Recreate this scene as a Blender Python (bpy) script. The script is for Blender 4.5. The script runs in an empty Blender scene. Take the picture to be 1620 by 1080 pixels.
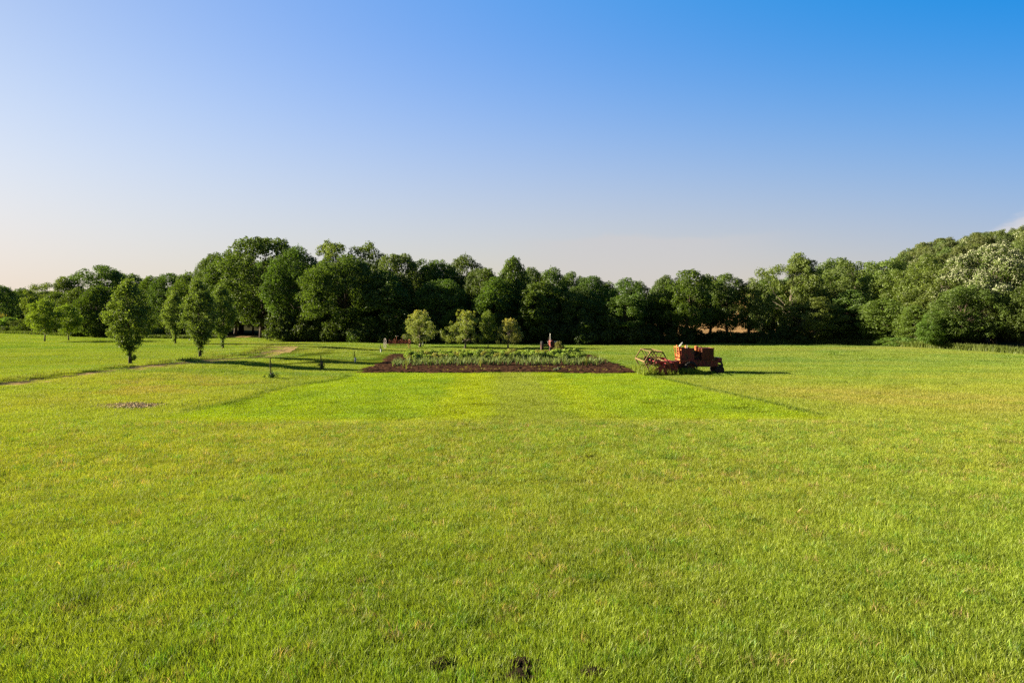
import bpy, math, random
import numpy as np
from mathutils import Vector, Matrix

sc = bpy.context.scene
col = sc.collection
R = math.radians
rng = np.random.default_rng(11)
random.seed(11)

# ---------------------------------------------------------------- camera
FPX, EYE = 1080.0, 5.0
cam_d = bpy.data.cameras.new("camera")
cam_d.lens, cam_d.sensor_width = 24.0, 36.0
cam_d.clip_start, cam_d.clip_end = 0.1, 9000
cam = bpy.data.objects.new("camera", cam_d)
cam.location = (0, 0, EYE)
cam.rotation_euler = (R(90 - 2.227), 0, 0)
col.objects.link(cam)
sc.camera = cam

# ---------------------------------------------------------------- light
SUN_EL, SUN_BACK = 18.0, 11.0          # elevation; degrees beyond the left hand
SUN_STRENGTH, SKY_STRENGTH, EXPOSURE = 5.0, 0.10, 2.0
sd = Vector((-math.cos(R(SUN_BACK)) * math.cos(R(SUN_EL)), math.sin(R(SUN_BACK)) * math.cos(R(SUN_EL)), math.sin(R(SUN_EL))))
sun_d = bpy.data.lights.new("sun", 'SUN')
sun_d.energy, sun_d.angle, sun_d.color = SUN_STRENGTH, R(0.5), (1.0, 0.87, 0.64)
sun = bpy.data.objects.new("sun", sun_d)
sun.rotation_euler = sd.to_track_quat('Z', 'Y').to_euler()
sun.location = (-60, 20, 60)
col.objects.link(sun)

world = bpy.data.worlds.new("World")
sc.world = world
world.use_nodes = True
wt = world.node_tree
wt.nodes.clear()


def N(t, kind, **kw):
    n = t.nodes.new(kind)
    for k, v in kw.items():
        if k.startswith('i_'):
            key = k[2:]
            n.inputs[int(key) if key.isdigit() else key].default_value = v
        else:
            setattr(n, k, v)
    return n


def math_n(t, op, a, b=None, clamp=False):
    n = t.nodes.new('ShaderNodeMath')
    n.operation, n.use_clamp = op, clamp
    for i, v in enumerate((a, b)):
        if v is None:
            continue
        if isinstance(v, (int, float)):
            n.inputs[i].default_value = v
        else:
            t.links.new(v, n.inputs[i])
    return n.outputs[0]


def mixc(t, fac, a, b, blend='MIX'):
    n = t.nodes.new('ShaderNodeMix')
    n.data_type, n.blend_type = 'RGBA', blend
    for i, v in ((0, fac), (6, a), (7, b)):
        if isinstance(v, (int, float)):
            n.inputs[i].default_value = v
        elif isinstance(v, tuple):
            n.inputs[i].default_value = (*v, 1.0) if len(v) == 3 else v
        else:
            t.links.new(v, n.inputs[i])
    return n.outputs[2]


def smap(t, v, a, b):
    n = t.nodes.new('ShaderNodeMapRange')
    n.interpolation_type = 'SMOOTHSTEP'
    n.inputs[1].default_value, n.inputs[2].default_value = a, b
    t.links.new(v, n.inputs[0])
    return n.outputs[0]


sky = N(wt, 'ShaderNodeTexSky', sky_type='NISHITA', sun_disc=False)
sky.sun_elevation = R(SUN_EL)
sky.sun_rotation = math.atan2(sd.x, sd.y)
sky.air_density, sky.dust_density, sky.ozone_density, sky.altitude = 1.0, 1.2, 2.2, 200
geo = N(wt, 'ShaderNodeNewGeometry')
sep = N(wt, 'ShaderNodeSeparateXYZ')
wt.links.new(geo.outputs['Incoming'], sep.inputs[0])
dx = math_n(wt, 'MULTIPLY', sep.outputs[0], -1.0)
dz = math_n(wt, 'MULTIPLY', sep.outputs[2], -1.0)
# evening sky low over the land: colours (sRGB) seen in sky directions, fitted as a smooth function of direction
SEEN = [((0, 0), (177, 202, 243)), ((800, 0), (99, 161, 237)), ((1614, 0), (45, 146, 227)), ((400, 100), (155, 189, 244)), ((1200, 100), (95, 158, 232)),
        ((0, 200), (207, 221, 246)), ((800, 200), (146, 185, 237)), ((1614, 200), (113, 166, 231)), ((0, 300), (228, 232, 240)), ((400, 300), (200, 215, 238)),
        ((800, 300), (179, 200, 229)), ((1200, 300), (161, 190, 226)), ((1500, 300), (151, 183, 222)), ((0, 420), (236, 228, 217)), ((800, 392), (212, 210, 205)), ((1180, 412), (199, 199, 199)), ((1500, 425), (195, 197, 199)), ((400, 420), (224, 219, 211)), ((800, 430), (210, 207, 200)), ((0, 360), (234, 231, 229))]


def sky_fit():
    A, B = [], []
    for (px_, py_), c in SEEN:
        d = Vector(((px_ - 810) / 1080, 1.0, (498 - py_) / 1080)).normalized()
        u, v = d.x, d.z
        A.append([1, u, v, u * u, v * v, u * v, v * v * v, u * v * v, u * u * v, u * u * u])
        B.append([x / 255 for x in c])
    return np.linalg.lstsq(np.array(A), np.array(B), rcond=None)[0]


K = sky_fit()
uc = N(wt, 'ShaderNodeClamp', i_Min=-0.66, i_Max=0.66)
wt.links.new(dx, uc.inputs[0])
vc = N(wt, 'ShaderNodeClamp', i_Min=0.0, i_Max=0.46)
wt.links.new(dz, vc.inputs[0])
u, v = uc.outputs[0], vc.outputs[0]
vv = math_n(wt, 'MULTIPLY', v, v)
terms = [None, u, v, math_n(wt, 'MULTIPLY', u, u), vv, math_n(wt, 'MULTIPLY', u, v), math_n(wt, 'MULTIPLY', vv, v), math_n(wt, 'MULTIPLY', vv, u),
         math_n(wt, 'MULTIPLY', math_n(wt, 'MULTIPLY', u, u), v), math_n(wt, 'MULTIPLY', math_n(wt, 'MULTIPLY', u, u), u)]
chan = []
for ch in range(3):
    acc = None
    for i, tm in enumerate(terms):
        if tm is None:
            acc = float(K[i][ch])
            continue
        pr = math_n(wt, 'MULTIPLY', tm, float(K[i][ch]))
        acc = math_n(wt, 'ADD', pr, acc)
    chan.append(math_n(wt, 'POWER', math_n(wt, 'MAXIMUM', acc, 0.02), 2.2))
cmb = N(wt, 'ShaderNodeCombineColor')
for i in range(3):
    wt.links.new(chan[i], cmb.inputs[i])
KS = 1.0 / (SKY_STRENGTH * 2 ** EXPOSURE)
low = mixc(wt, 1.0, cmb.outputs[0], (KS, KS, KS), 'MULTIPLY')
high = mixc(wt, 1.0, sky.outputs[0], (0.22, 0.32, 0.46), 'MULTIPLY')  # zenith dimmed too, for less ambient light on the trees
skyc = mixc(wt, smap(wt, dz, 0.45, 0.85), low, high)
# sky behind the camera dimmed to cut ambient light on the tree fronts
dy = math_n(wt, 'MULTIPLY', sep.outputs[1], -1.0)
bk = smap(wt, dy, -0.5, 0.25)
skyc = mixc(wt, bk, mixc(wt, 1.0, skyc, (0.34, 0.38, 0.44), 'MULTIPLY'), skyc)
tc = N(wt, 'ShaderNodeMapping', i_Scale=(9.0, 9.0, 26.0))
wt.links.new(geo.outputs['Incoming'], tc.inputs[0])
cn = N(wt, 'ShaderNodeTexNoise', i_Scale=1.0, i_Detail=6.0, i_Roughness=0.58)
wt.links.new(tc.outputs[0], cn.inputs['Vector'])
# height of the cloud top: it climbs to the right
ctop = math_n(wt, 'ADD', math_n(wt, 'MULTIPLY', smap(wt, dx, 0.50, 0.62), 0.040), 0.085)
ctop = math_n(wt, 'ADD', ctop, math_n(wt, 'MULTIPLY', math_n(wt, 'SUBTRACT', cn.outputs[0], 0.5), 0.06))
cm = smap(wt, math_n(wt, 'SUBTRACT', ctop, dz), -0.003, 0.012)
cm = math_n(wt, 'MULTIPLY', cm, smap(wt, dx, 0.515, 0.575))
skyc = mixc(wt, math_n(wt, 'MULTIPLY', cm, 0.85), skyc, (0.70 * KS, 0.68 * KS, 0.70 * KS))
# a faint band of cloud low over the trees
c2 = math_n(wt, 'ADD', math_n(wt, 'MULTIPLY', math_n(wt, 'SUBTRACT', cn.outputs[0], 0.5), 0.035), 0.112)
m2 = smap(wt, math_n(wt, 'SUBTRACT', c2, dz), -0.003, 0.008)
m2 = math_n(wt, 'MULTIPLY', m2, math_n(wt, 'MULTIPLY', smap(wt, dx, -0.05, 0.12), smap(wt, dx, 0.42, 0.22)))
skyc = mixc(wt, math_n(wt, 'MULTIPLY', m2, 0.55), skyc, (0.63 * KS, 0.61 * KS, 0.62 * KS))
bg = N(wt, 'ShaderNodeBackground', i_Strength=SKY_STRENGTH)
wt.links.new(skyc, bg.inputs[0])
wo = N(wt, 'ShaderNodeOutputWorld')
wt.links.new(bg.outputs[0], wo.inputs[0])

sc.view_settings.view_transform = 'Standard'
sc.view_settings.look = 'None'
sc.view_settings.gamma = 1.0
sc.view_settings.exposure = EXPOSURE
sc.render.engine = 'CYCLES'
sc.cycles.max_bounces = 6
sc.cycles.diffuse_bounces = 3
sc.cycles.transmission_bounces = 3
sc.cycles.glossy_bounces = 2
sc.cycles.use_denoising = False
sc.cycles.sample_clamp_indirect = 4.0


# ---------------------------------------------------------------- helpers
def px_at(px, d):
    return (px - 810.0) / FPX * d


def z_at(py, d):
    return EYE + (498.0 - py) / FPX * d


def d_of(py):
    return EYE * FPX / (py - 498.0)


def hash2(ix, iy, s):
    h = (ix.astype(np.int64) * 374761393 + iy.astype(np.int64) * 668265263 + s * 974634777) & 0x7fffffff
    h = ((h ^ (h >> 13)) * 1274126177) & 0x7fffffff
    return ((h ^ (h >> 16)) & 0xffff) / 65535.0


def vnoise(x, y, s=0):
    ix, iy = np.floor(x), np.floor(y)
    fx, fy = x - ix, y - iy
    fx, fy = fx * fx * (3 - 2 * fx), fy * fy * (3 - 2 * fy)
    a, b = hash2(ix, iy, s), hash2(ix + 1, iy, s)
    c, d = hash2(ix, iy + 1, s), hash2(ix + 1, iy + 1, s)
    return a + (b - a) * fx + (c - a) * fy + (a - b - c + d) * fx * fy


def fbm(x, y, s=0, o=4):
    v, a, n = 0.0, 0.5, 0.0
    for i in range(o):
        v = v + a * vnoise(x * 2 ** i, y * 2 ** i, s + i)
        n += a
        a *= 0.5
    return v / n


def sstep(a, b, x):
    t = np.clip((x - a) / (b - a), 0, 1)
    return t * t * (3 - 2 * t)


# the farm track, near to far
TRK = np.array([(-62, 30), (-44, 41), (-35.8, 47.4), (-33.0, 54), (-29.8, 62), (-28.6, 70), (-28.6, 78), (-30.0, 88), (-32.6, 99), (-38, 111), (-46, 122), (-57, 138), (-62, 160)], float)


def track_dist(x, y):
    """signed distance to the track's middle line (positive on its far, left side)"""
    best = np.full(np.shape(x), 1e9)
    sg = np.ones(np.shape(x))
    for (ax, ay), (bx, by) in zip(TRK[:-1], TRK[1:]):
        ex, ey = bx - ax, by - ay
        t = np.clip(((x - ax) * ex + (y - ay) * ey) / (ex * ex + ey * ey), 0, 1)
        qx, qy = x - ax - t * ex, y - ay - t * ey
        d = np.hypot(qx, qy)
        c = ex * qy - ey * qx
        sg = np.where(d < best, np.sign(c), sg)
        best = np.minimum(best, d)
    return best * sg


def height(x, y):
    x, y = np.asarray(x, float), np.asarray(y, float)
    h = (fbm(x / 13.0, y / 13.0, 3, 3) - 0.5) * 0.22 * sstep(8, 30, y)
    h = h + 0.62 * np.exp(-((x + 31) / 7.5) ** 2 - ((y - 92) / 13.0) ** 2)
    h = h + 0.55 * np.exp(-((x + 30) / 8.0) ** 2 - ((y - 63) / 13.0) ** 2)
    h = h - 0.22 * np.exp(-((x + 17) / 5.0) ** 2 - ((y - 72) / 11.0) ** 2)
    td = track_dist(x, y)
    far = sstep(118, 100, y)
    h = h + far * (0.22 * np.exp(-((td - 2.3) / 1.0) ** 2) - 0.05 * np.exp(-(td / 1.3) ** 2))
    h = h + (fbm(x / 3.1, y / 3.1, 9, 2) - 0.5) * 0.07
    h = h + 25.0 * sstep(62, 185, x) * sstep(118, 240, y)
    h = h + 10.0 * sstep(-120, -330, x) * sstep(220, 420, y)
    return h


def hz1(x, y):
    return float(height(np.array([x]), np.array([y]))[0])


# garden bed: a slightly turned rectangle
BED = [(-13.4, 59.6), (11.3, 58.4), (9.6, 87.0), (-15.4, 88.0)]


def in_quad(x, y, q, m=0.0):
    r = np.full(np.shape(x), 1e9)
    for (ax, ay), (bx, by) in zip(q, q[1:] + q[:1]):
        L = math.hypot(bx - ax, by - ay)
        r = np.minimum(r, ((bx - ax) * (y - ay) - (by - ay) * (x - ax)) / L)
    return r + m      # positive inside


EDGE_X = [-260, -139, -104, -80, -67, -58, -54, -46, -38, -30, 0, 30, 50, 57, 59, 63, 65, 66, 120]
EDGE_Y = [215, 186, 161, 146, 142, 148, 146, 133, 126, 122, 119, 117, 117, 116, 110, 100, 90, 80, 60]


def lawn_edge(x):
    return np.interp(x, EDGE_X, EDGE_Y)


PLOT = [(-17.5, 31.8), (15.4, 31.8), (10.9, 58.2), (-13.7, 59.4)]


def lawn_colour(x, y):
    """base colour of the grass, by place"""
    x, y = np.asarray(x, float), np.asarray(y, float)
    g = np.array([0.240, 0.305, 0.026])
    yel = np.array([0.285, 0.312, 0.032])
    deep = np.array([0.145, 0.240, 0.016])
    tan = np.array([0.335, 0.255, 0.070])
    bright = np.array([0.262, 0.366, 0.006])
    clover = np.array([0.160, 0.285, 0.012])
    n1 = fbm(x / 5.5, y / 9.0, 21, 4)
    n2 = fbm(x / 1.3, y / 1.3, 31, 3)
    n3 = fbm(x / 22.0, y / 14.0, 41, 3)
    near = sstep(26, 10, y)
    c = g + (yel - g) * (sstep(0.38, 0.70, n1) * 0.55)[..., None]
    c = c + (deep - c) * (sstep(0.50, 0.80, n2) * 0.35 * (0.5 + 0.5 * near))[..., None]
    c = c + (yel - c) * (sstep(0.5, 0.7, n3) * 0.45 * (1 - near))[..., None]
    c = c + (deep * 1.25 - c) * (near * 0.35)[..., None]
    # dry seed heads to the right of the plot
    u = (x - 13.0) / 30.0
    band = np.exp(-(((y - (45 - 12 * u)) / 6.0) ** 2)) * sstep(11, 20, x)
    c = c + (tan - c) * (band * sstep(0.42, 0.62, fbm(x / 5, y / 2.2, 51, 3)) * 0.45)[..., None]
    band2 = sstep(82, 108, y) * sstep(25, 50, x)
    c = c + (tan - c) * (band2 * sstep(0.4, 0.62, fbm(x / 9, y / 2.5, 53, 3)) * 0.35)[..., None]
    # dry bank by the track
    bank = np.exp(-((x + 24) / 6.0) ** 2 - ((y - 47) / 7.0) ** 2) + 0.9 * np.exp(-((x + 31) / 5) ** 2 - ((y - 88) / 12.0) ** 2)
    c = c + (tan - c) * (np.clip(bank, 0, 1) * sstep(0.42, 0.6, fbm(x / 3, y / 2.0, 57, 3)) * 0.55)[..., None]
    # paler, greener sward far out, with the mower's long swaths
    far = sstep(42, 75, y)
    c = c * (1 - far[..., None] * np.array([0.24, 0.17, 0.10]))
    sw = fbm(x / 30.0, y / 1.9, 59, 3)
    c = c + (c * np.array([0.72, 0.86, 0.9]) - c) * (sstep(0.50, 0.66, sw) * sstep(40, 60, y))[..., None]
    # the cut plot with its strips
    q = in_quad(x, y, PLOT) + (fbm(x / 1.7, y / 1.7, 61, 2) - 0.5) * 0.35
    inn = sstep(-0.2, 0.4, q)
    b = bright + (clover - bright) * (0.5 * sstep(0.46, 0.68, fbm(x / 1.6, y / 2.6, 63, 5)))[..., None]
    e1 = -0.9 - 0.025 * (y - 31.8)
    e2 = 3.1 - 0.04 * (y - 32)
    strip = sstep(-0.2, 0.15, x - e1) * sstep(0.15, -0.2, x - e2)
    b = b + (np.array([0.262, 0.318, 0.034]) - b) * (strip * 0.85)[..., None]
    st2 = sstep(-0.3, 0.2, x - e1 + 3.0) * sstep(0.2, -0.3, x - e1)
    b = b + (bright * np.array([1.20, 1.05, 0.8]) - b) * (st2 * 0.8)[..., None]
    st3 = np.exp(-((x - e2 - 1.1) / 0.9) ** 2)
    b = b + (bright * np.array([1.20, 1.05, 0.8]) - b) * (st3 * 0.8)[..., None]
    dk = np.exp(-((x - 2.4) / 1.5) ** 2 - ((y - 34.2) / 1.3) ** 2)
    b = b + (deep - b) * (dk * 0.3)[..., None]
    front = sstep(34.0, 32.6, y) * (1 - strip)
    b = b + (bright * np.array([1.20, 1.05, 0.8]) - b) * (front * 0.7)[..., None]
    c = c + (b - c) * inn[..., None]
    lip = np.exp(-((y - 31.2) / 0.6) ** 2) * sstep(-20, -16, x) * sstep(19, 15, x)
    c = c + (np.array([0.30, 0.31, 0.06]) - c) * (lip * 0.5)[..., None]
    return np.clip(c, 0, 1)


# ---- materials
MATS = {}


def mat(name, rgb, rough=0.7, metal=0.0, spec=0.3, noise=0.0, nscale=8.0, rgb2=None, bump=0.0):
    m = bpy.data.materials.new(name)
    m.use_nodes = True
    t = m.node_tree
    p = t.nodes['Principled BSDF']
    p.inputs['Roughness'].default_value = rough
    p.inputs['Metallic'].default_value = metal
    p.inputs['Specular IOR Level'].default_value = spec
    p.inputs['Base Color'].default_value = (*rgb, 1)
    if noise or rgb2 or bump:
        tc_ = N(t, 'ShaderNodeTexCoord')
        nz = N(t, 'ShaderNodeTexNoise', i_Scale=nscale, i_Detail=6.0, i_Roughness=0.65)
        t.links.new(tc_.outputs['Object'], nz.inputs['Vector'])
        if rgb2 is None:
            rgb2 = tuple(c * (1 - noise) for c in rgb)
        f = smap(t, nz.outputs[0], 0.40, 0.64)
        c = mixc(t, f, rgb, rgb2)
        t.links.new(c, p.inputs['Base Color'])
        if bump:
            bp = N(t, 'ShaderNodeBump', i_Strength=bump)
            t.links.new(nz.outputs[0], bp.inputs['Height'])
            t.links.new(bp.outputs[0], p.inputs['Normal'])
    MATS[name] = m
    return m


def leaf_mat(name, warm=(1.3, 1.15, 0.8), warm_amt=0.35, transl=0.34, gloss=0.022, per_instance=False, lo=0.62, hi=1.35):
    """leaf: diffuse + translucent + a waxy sheen; the plant's own colour times each leaf's tint"""
    m = bpy.data.materials.new(name)
    m.use_nodes = True
    t = m.node_tree
    t.nodes.clear()
    if per_instance:
        a = N(t, 'ShaderNodeAttribute', attribute_type='INSTANCER', attribute_name='lawn')
        base = a.outputs['Color']
    else:
        a = N(t, 'ShaderNodeObjectInfo')
        base = a.outputs['Color']
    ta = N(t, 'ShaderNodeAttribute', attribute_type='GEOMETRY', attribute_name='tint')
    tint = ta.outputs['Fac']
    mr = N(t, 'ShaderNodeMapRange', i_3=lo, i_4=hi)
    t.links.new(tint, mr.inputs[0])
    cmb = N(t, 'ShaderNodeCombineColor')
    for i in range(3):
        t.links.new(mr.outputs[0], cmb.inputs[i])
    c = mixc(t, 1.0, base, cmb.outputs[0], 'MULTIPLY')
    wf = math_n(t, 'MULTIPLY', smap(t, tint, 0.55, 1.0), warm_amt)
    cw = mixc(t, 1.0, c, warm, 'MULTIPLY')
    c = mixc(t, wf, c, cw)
    d = N(t, 'ShaderNodeBsdfDiffuse')
    t.links.new(c, d.inputs[0])
    tr = N(t, 'ShaderNodeBsdfTranslucent')
    ct = mixc(t, 1.0, c, (1.25, 1.25, 0.55), 'MULTIPLY')
    t.links.new(ct, tr.inputs[0])
    ms = N(t, 'ShaderNodeMixShader', i_0=transl)
    t.links.new(d.outputs[0], ms.inputs[1])
    t.links.new(tr.outputs[0], ms.inputs[2])
    gl = N(t, 'ShaderNodeBsdfGlossy', i_Roughness=0.5)
    gl.inputs[0].default_value = (1, 1, 1, 1)
    m2 = N(t, 'ShaderNodeMixShader', i_0=gloss)
    t.links.new(ms.outputs[0], m2.inputs[1])
    t.links.new(gl.outputs[0], m2.inputs[2])
    o = N(t, 'ShaderNodeOutputMaterial')
    t.links.new(m2.outputs[0], o.inputs[0])
    MATS[name] = m
    return m


leaf_mat('leaf', warm_amt=0.45, gloss=0.018, transl=0.42)
leaf_mat('apple_leaf', warm=(1.75, 1.08, 1.0), warm_amt=0.75, gloss=0.03)
leaf_mat('grass_blade', warm=(1.35, 1.05, 1.4), warm_amt=0.5, transl=0.36, gloss=0.02, per_instance=True, lo=0.45, hi=1.55)
leaf_mat('weed', warm_amt=0.3, transl=0.32, gloss=0.012)
mat('blossom', (0.29, 0.31, 0.18), rough=0.8, noise=0.3, nscale=3)
mat('bark', (0.085, 0.062, 0.043), rough=0.95, noise=0.5, nscale=5, bump=0.4)
mat('pale_bark', (0.20, 0.165, 0.125), rough=0.95, noise=0.5, nscale=5, bump=0.4)


# ---- objects
def tag(o, label=None, cat=None, group=None, kind=None):
    for k, v in (('label', label), ('category', cat), ('group', group), ('kind', kind)):
        if v:
            o[k] = v
    return o


def empty(name, loc, rz=0.0):
    e = bpy.data.objects.new(name, None)
    e.location, e.rotation_euler = loc, (0, 0, rz)
    e.empty_display_size = 0.3
    col.objects.link(e)
    return e


def link(name, me, parent=None):
    o = bpy.data.objects.new(name, me)
    col.objects.link(o)
    if parent is not None:
        o.parent = parent
    return o


def np_mesh(name, verts, faces_flat, face_sizes, mats, tint=None, smooth=False, midx=None):
    me = bpy.data.meshes.new(name)
    verts = np.asarray(verts, np.float32)
    faces_flat = np.asarray(faces_flat, np.int32)
    face_sizes = np.asarray(face_sizes, np.int32)
    me.vertices.add(len(verts))
    me.vertices.foreach_set('co', verts.ravel())
    me.loops.add(len(faces_flat))
    me.loops.foreach_set('vertex_index', faces_flat)
    me.polygons.add(len(face_sizes))
    starts = np.concatenate(([0], np.cumsum(face_sizes)[:-1])).astype(np.int32)
    me.polygons.foreach_set('loop_start', starts)
    if midx is not None:
        me.polygons.foreach_set('material_index', np.asarray(midx, np.int32))
    me.polygons.foreach_set('use_smooth', np.full(len(face_sizes), smooth))
    for m in (mats if isinstance(mats, (list, tuple)) else [mats]):
        me.materials.append(m)
    if tint is not None:
        a = me.attributes.new('tint', 'FLOAT', 'POINT')
        a.data.foreach_set('value', np.asarray(tint, np.float32))
    me.update(calc_edges=True)
    me.validate()
    return me


class MB:
    """collects shapes into one mesh"""

    def __init__(self):
        self.v, self.f, self.m = [], [], []

    def add(self, vs, fs, m=0):
        b = len(self.v)
        self.v += [tuple(p) for p in vs]
        self.f += [tuple(i + b for i in f) for f in fs]
        self.m += [m] * len(fs)
        return self

    def box(self, c, s, rot=None, m=0, taper=1.0, bevel=0.0):
        hx, hy, hz_ = s[0] / 2, s[1] / 2, s[2] / 2
        b = min(bevel, hx * .8, hy * .8)
        ring = [(-hx + b, -hy), (hx - b, -hy), (hx, -hy + b), (hx, hy - b), (hx - b, hy), (-hx + b, hy), (-hx, hy - b), (-hx, -hy + b)] if b else [(-hx, -hy), (hx, -hy), (hx, hy), (-hx, hy)]
        n = len(ring)
        vs = [(x, y, -hz_) for x, y in ring] + [(x * taper, y * taper, hz_) for x, y in ring]
        if rot is not None:
            Mx = rot if isinstance(rot, Matrix) else Matrix.Rotation(rot[1], 3, rot[0])
            vs = [Mx @ Vector(p) for p in vs]
        vs = [Vector(p) + Vector(c) for p in vs]
        fs = [tuple(range(n - 1, -1, -1)), tuple(range(n, 2 * n))] + [(i, (i + 1) % n, n + (i + 1) % n, n + i) for i in range(n)]
        return self.add(vs, fs, m)

    def tube(self, pts, rad, k=8, m=0, cap=True):
        pts = [Vector(p) for p in pts]
        rad = rad if isinstance(rad, (list, tuple)) else [rad] * len(pts)
        vs, fs = [], []
        up = Vector((0.31, 0.17, 0.93)).normalized()
        for i, p in enumerate(pts):
            tdir = (pts[min(i + 1, len(pts) - 1)] - pts[max(i - 1, 0)]).normalized()
            a = tdir.cross(up)
            if a.length < 0.05:
                a = tdir.cross(Vector((1, 0, 0)))
            a.normalize()
            b = tdir.cross(a)
            for j in range(k):
                t = 2 * math.pi * j / k
                vs.append(p + (a * math.cos(t) + b * math.sin(t)) * rad[i])
        for i in range(len(pts) - 1):
            for j in range(k):
                q = i * k + j
                q2 = i * k + (j + 1) % k
                fs.append((q, q2, q2 + k, q + k))
        if cap:
            fs.append(tuple(range(k - 1, -1, -1)))
            fs.append(tuple(range((len(pts) - 1) * k, len(pts) * k)))
        return self.add(vs, fs, m)

    def lathe(self, prof, c, axis='Y', k=24, m=0):
        """prof: (along axis, radius); closed loops allowed"""
        vs, fs = [], []
        n = len(prof)
        for j in range(k):
            t = 2 * math.pi * j / k
            for a, r in prof:
                p = {'Y': (r * math.cos(t), a, r * math.sin(t)), 'X': (a, r * math.cos(t), r * math.sin(t)), 'Z': (r * math.cos(t), r * math.sin(t), a)}[axis]
                vs.append(Vector(p) + Vector(c))
        for j in range(k):
            j2 = (j + 1) % k
            for i in range(n - 1):
                fs.append((j * n + i, j2 * n + i, j2 * n + i + 1, j * n + i + 1))
        return self.add(vs, fs, m)

    def build(self, name, mats, parent=None, smooth=False):
        me = bpy.data.meshes.new(name)
        me.from_pydata(self.v, [], self.f)
        for mm in (mats if isinstance(mats, (list, tuple)) else [mats]):
            me.materials.append(mm)
        me.polygons.foreach_set('material_index', self.m)
        me.polygons.foreach_set('use_smooth', [smooth] * len(self.f))
        me.update()
        return link(name, me, parent)


# ---------------------------------------------------------------- ground
def ground():
    xs = np.concatenate([-np.geomspace(3000, 130, 26), np.arange(-129, -70, 1.5), np.arange(-70, 70.1, 0.6), np.arange(71.5, 240, 2.5), np.geomspace(243, 3000, 18)])
    ys = np.concatenate([[-400, -200, -100, -50, -25, -12, -5, 0], np.arange(2, 8, 1.0), np.arange(8, 125, 0.6), np.arange(126, 260, 2.0), np.geomspace(262, 5000, 30)])
    X, Y = np.meshgrid(xs, ys)
    Z = height(X, Y)
    nx, ny = len(xs), len(ys)
    v = np.stack([X.ravel(), Y.ravel(), Z.ravel()], 1)
    i = np.arange(ny - 1)[:, None] * nx + np.arange(nx - 1)[None, :]
    f = np.stack([i, i + 1, i + nx + 1, i + nx], -1).reshape(-1, 4)
    m = bpy.data.materials.new('turf')
    m.use_nodes = True
    t = m.node_tree
    p = t.nodes['Principled BSDF']
    a = N(t, 'ShaderNodeAttribute', attribute_type='GEOMETRY', attribute_name='cover')
    tc_ = N(t, 'ShaderNodeTexCoord')
    nz = N(t, 'ShaderNodeTexNoise', i_Scale=9.0, i_Detail=8.0, i_Roughness=0.7)
    t.links.new(tc_.outputs['Object'], nz.inputs['Vector'])
    k = smap(t, nz.outputs[0], 0.35, 0.68)
    dark = mixc(t, 1.0, a.outputs['Color'], (0.55, 0.55, 0.55), 'MULTIPLY')
    lite = mixc(t, 1.0, a.outputs['Color'], (1.2, 1.15, 1.1), 'MULTIPLY')
    t.links.new(mixc(t, k, dark, lite), p.inputs['Base Color'])
    p.inputs['Roughness'].default_value = 0.95
    p.inputs['Specular IOR Level'].default_value = 0.0
    bp = N(t, 'ShaderNodeBump', i_Strength=0.8, i_Distance=0.06)
    t.links.new(nz.outputs[0], bp.inputs['Height'])
    t.links.new(bp.outputs[0], p.inputs['Normal'])
    me = np_mesh('ground', v, f.ravel(), np.full(len(f), 4), m, smooth=True)
    x, y = X.ravel(), Y.ravel()
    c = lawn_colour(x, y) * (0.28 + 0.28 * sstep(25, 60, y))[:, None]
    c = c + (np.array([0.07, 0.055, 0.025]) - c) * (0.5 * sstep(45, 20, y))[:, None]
    # forest floor beyond the lawn, a stubble field beyond the trees, meadow far off
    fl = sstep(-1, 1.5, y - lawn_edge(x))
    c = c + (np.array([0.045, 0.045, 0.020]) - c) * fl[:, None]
    st = sstep(137, 142, y) * sstep(16, 24, x) * sstep(0.0, 6.0, 0.66 * y - x - 18)
    tanv = np.array([0.30, 0.190, 0.085]) * (0.75 + 0.5 * fbm(x / 6, y / 12, 71, 3))[:, None]
    c = c + (tanv - c) * (st * sstep(420, 330, y))[:, None]
    md = sstep(300, 380, y)
    c = c + (np.array([0.10, 0.14, 0.035]) - c) * (md * (1 - st))[:, None]
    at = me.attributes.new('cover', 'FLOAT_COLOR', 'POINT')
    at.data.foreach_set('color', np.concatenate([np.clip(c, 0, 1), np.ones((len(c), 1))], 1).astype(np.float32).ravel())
    o = link('ground', me)
    tag(o, 'green rolling meadow ground with a cut plot before the garden bed', 'ground', kind='structure')


ground()

# track: two worn wheel ruts of bare earth
mat('earth', (0.38, 0.26, 0.12), rough=1.0, spec=0.0, rgb2=(0.15, 0.13, 0.04), nscale=1.6, bump=0.5)


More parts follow.
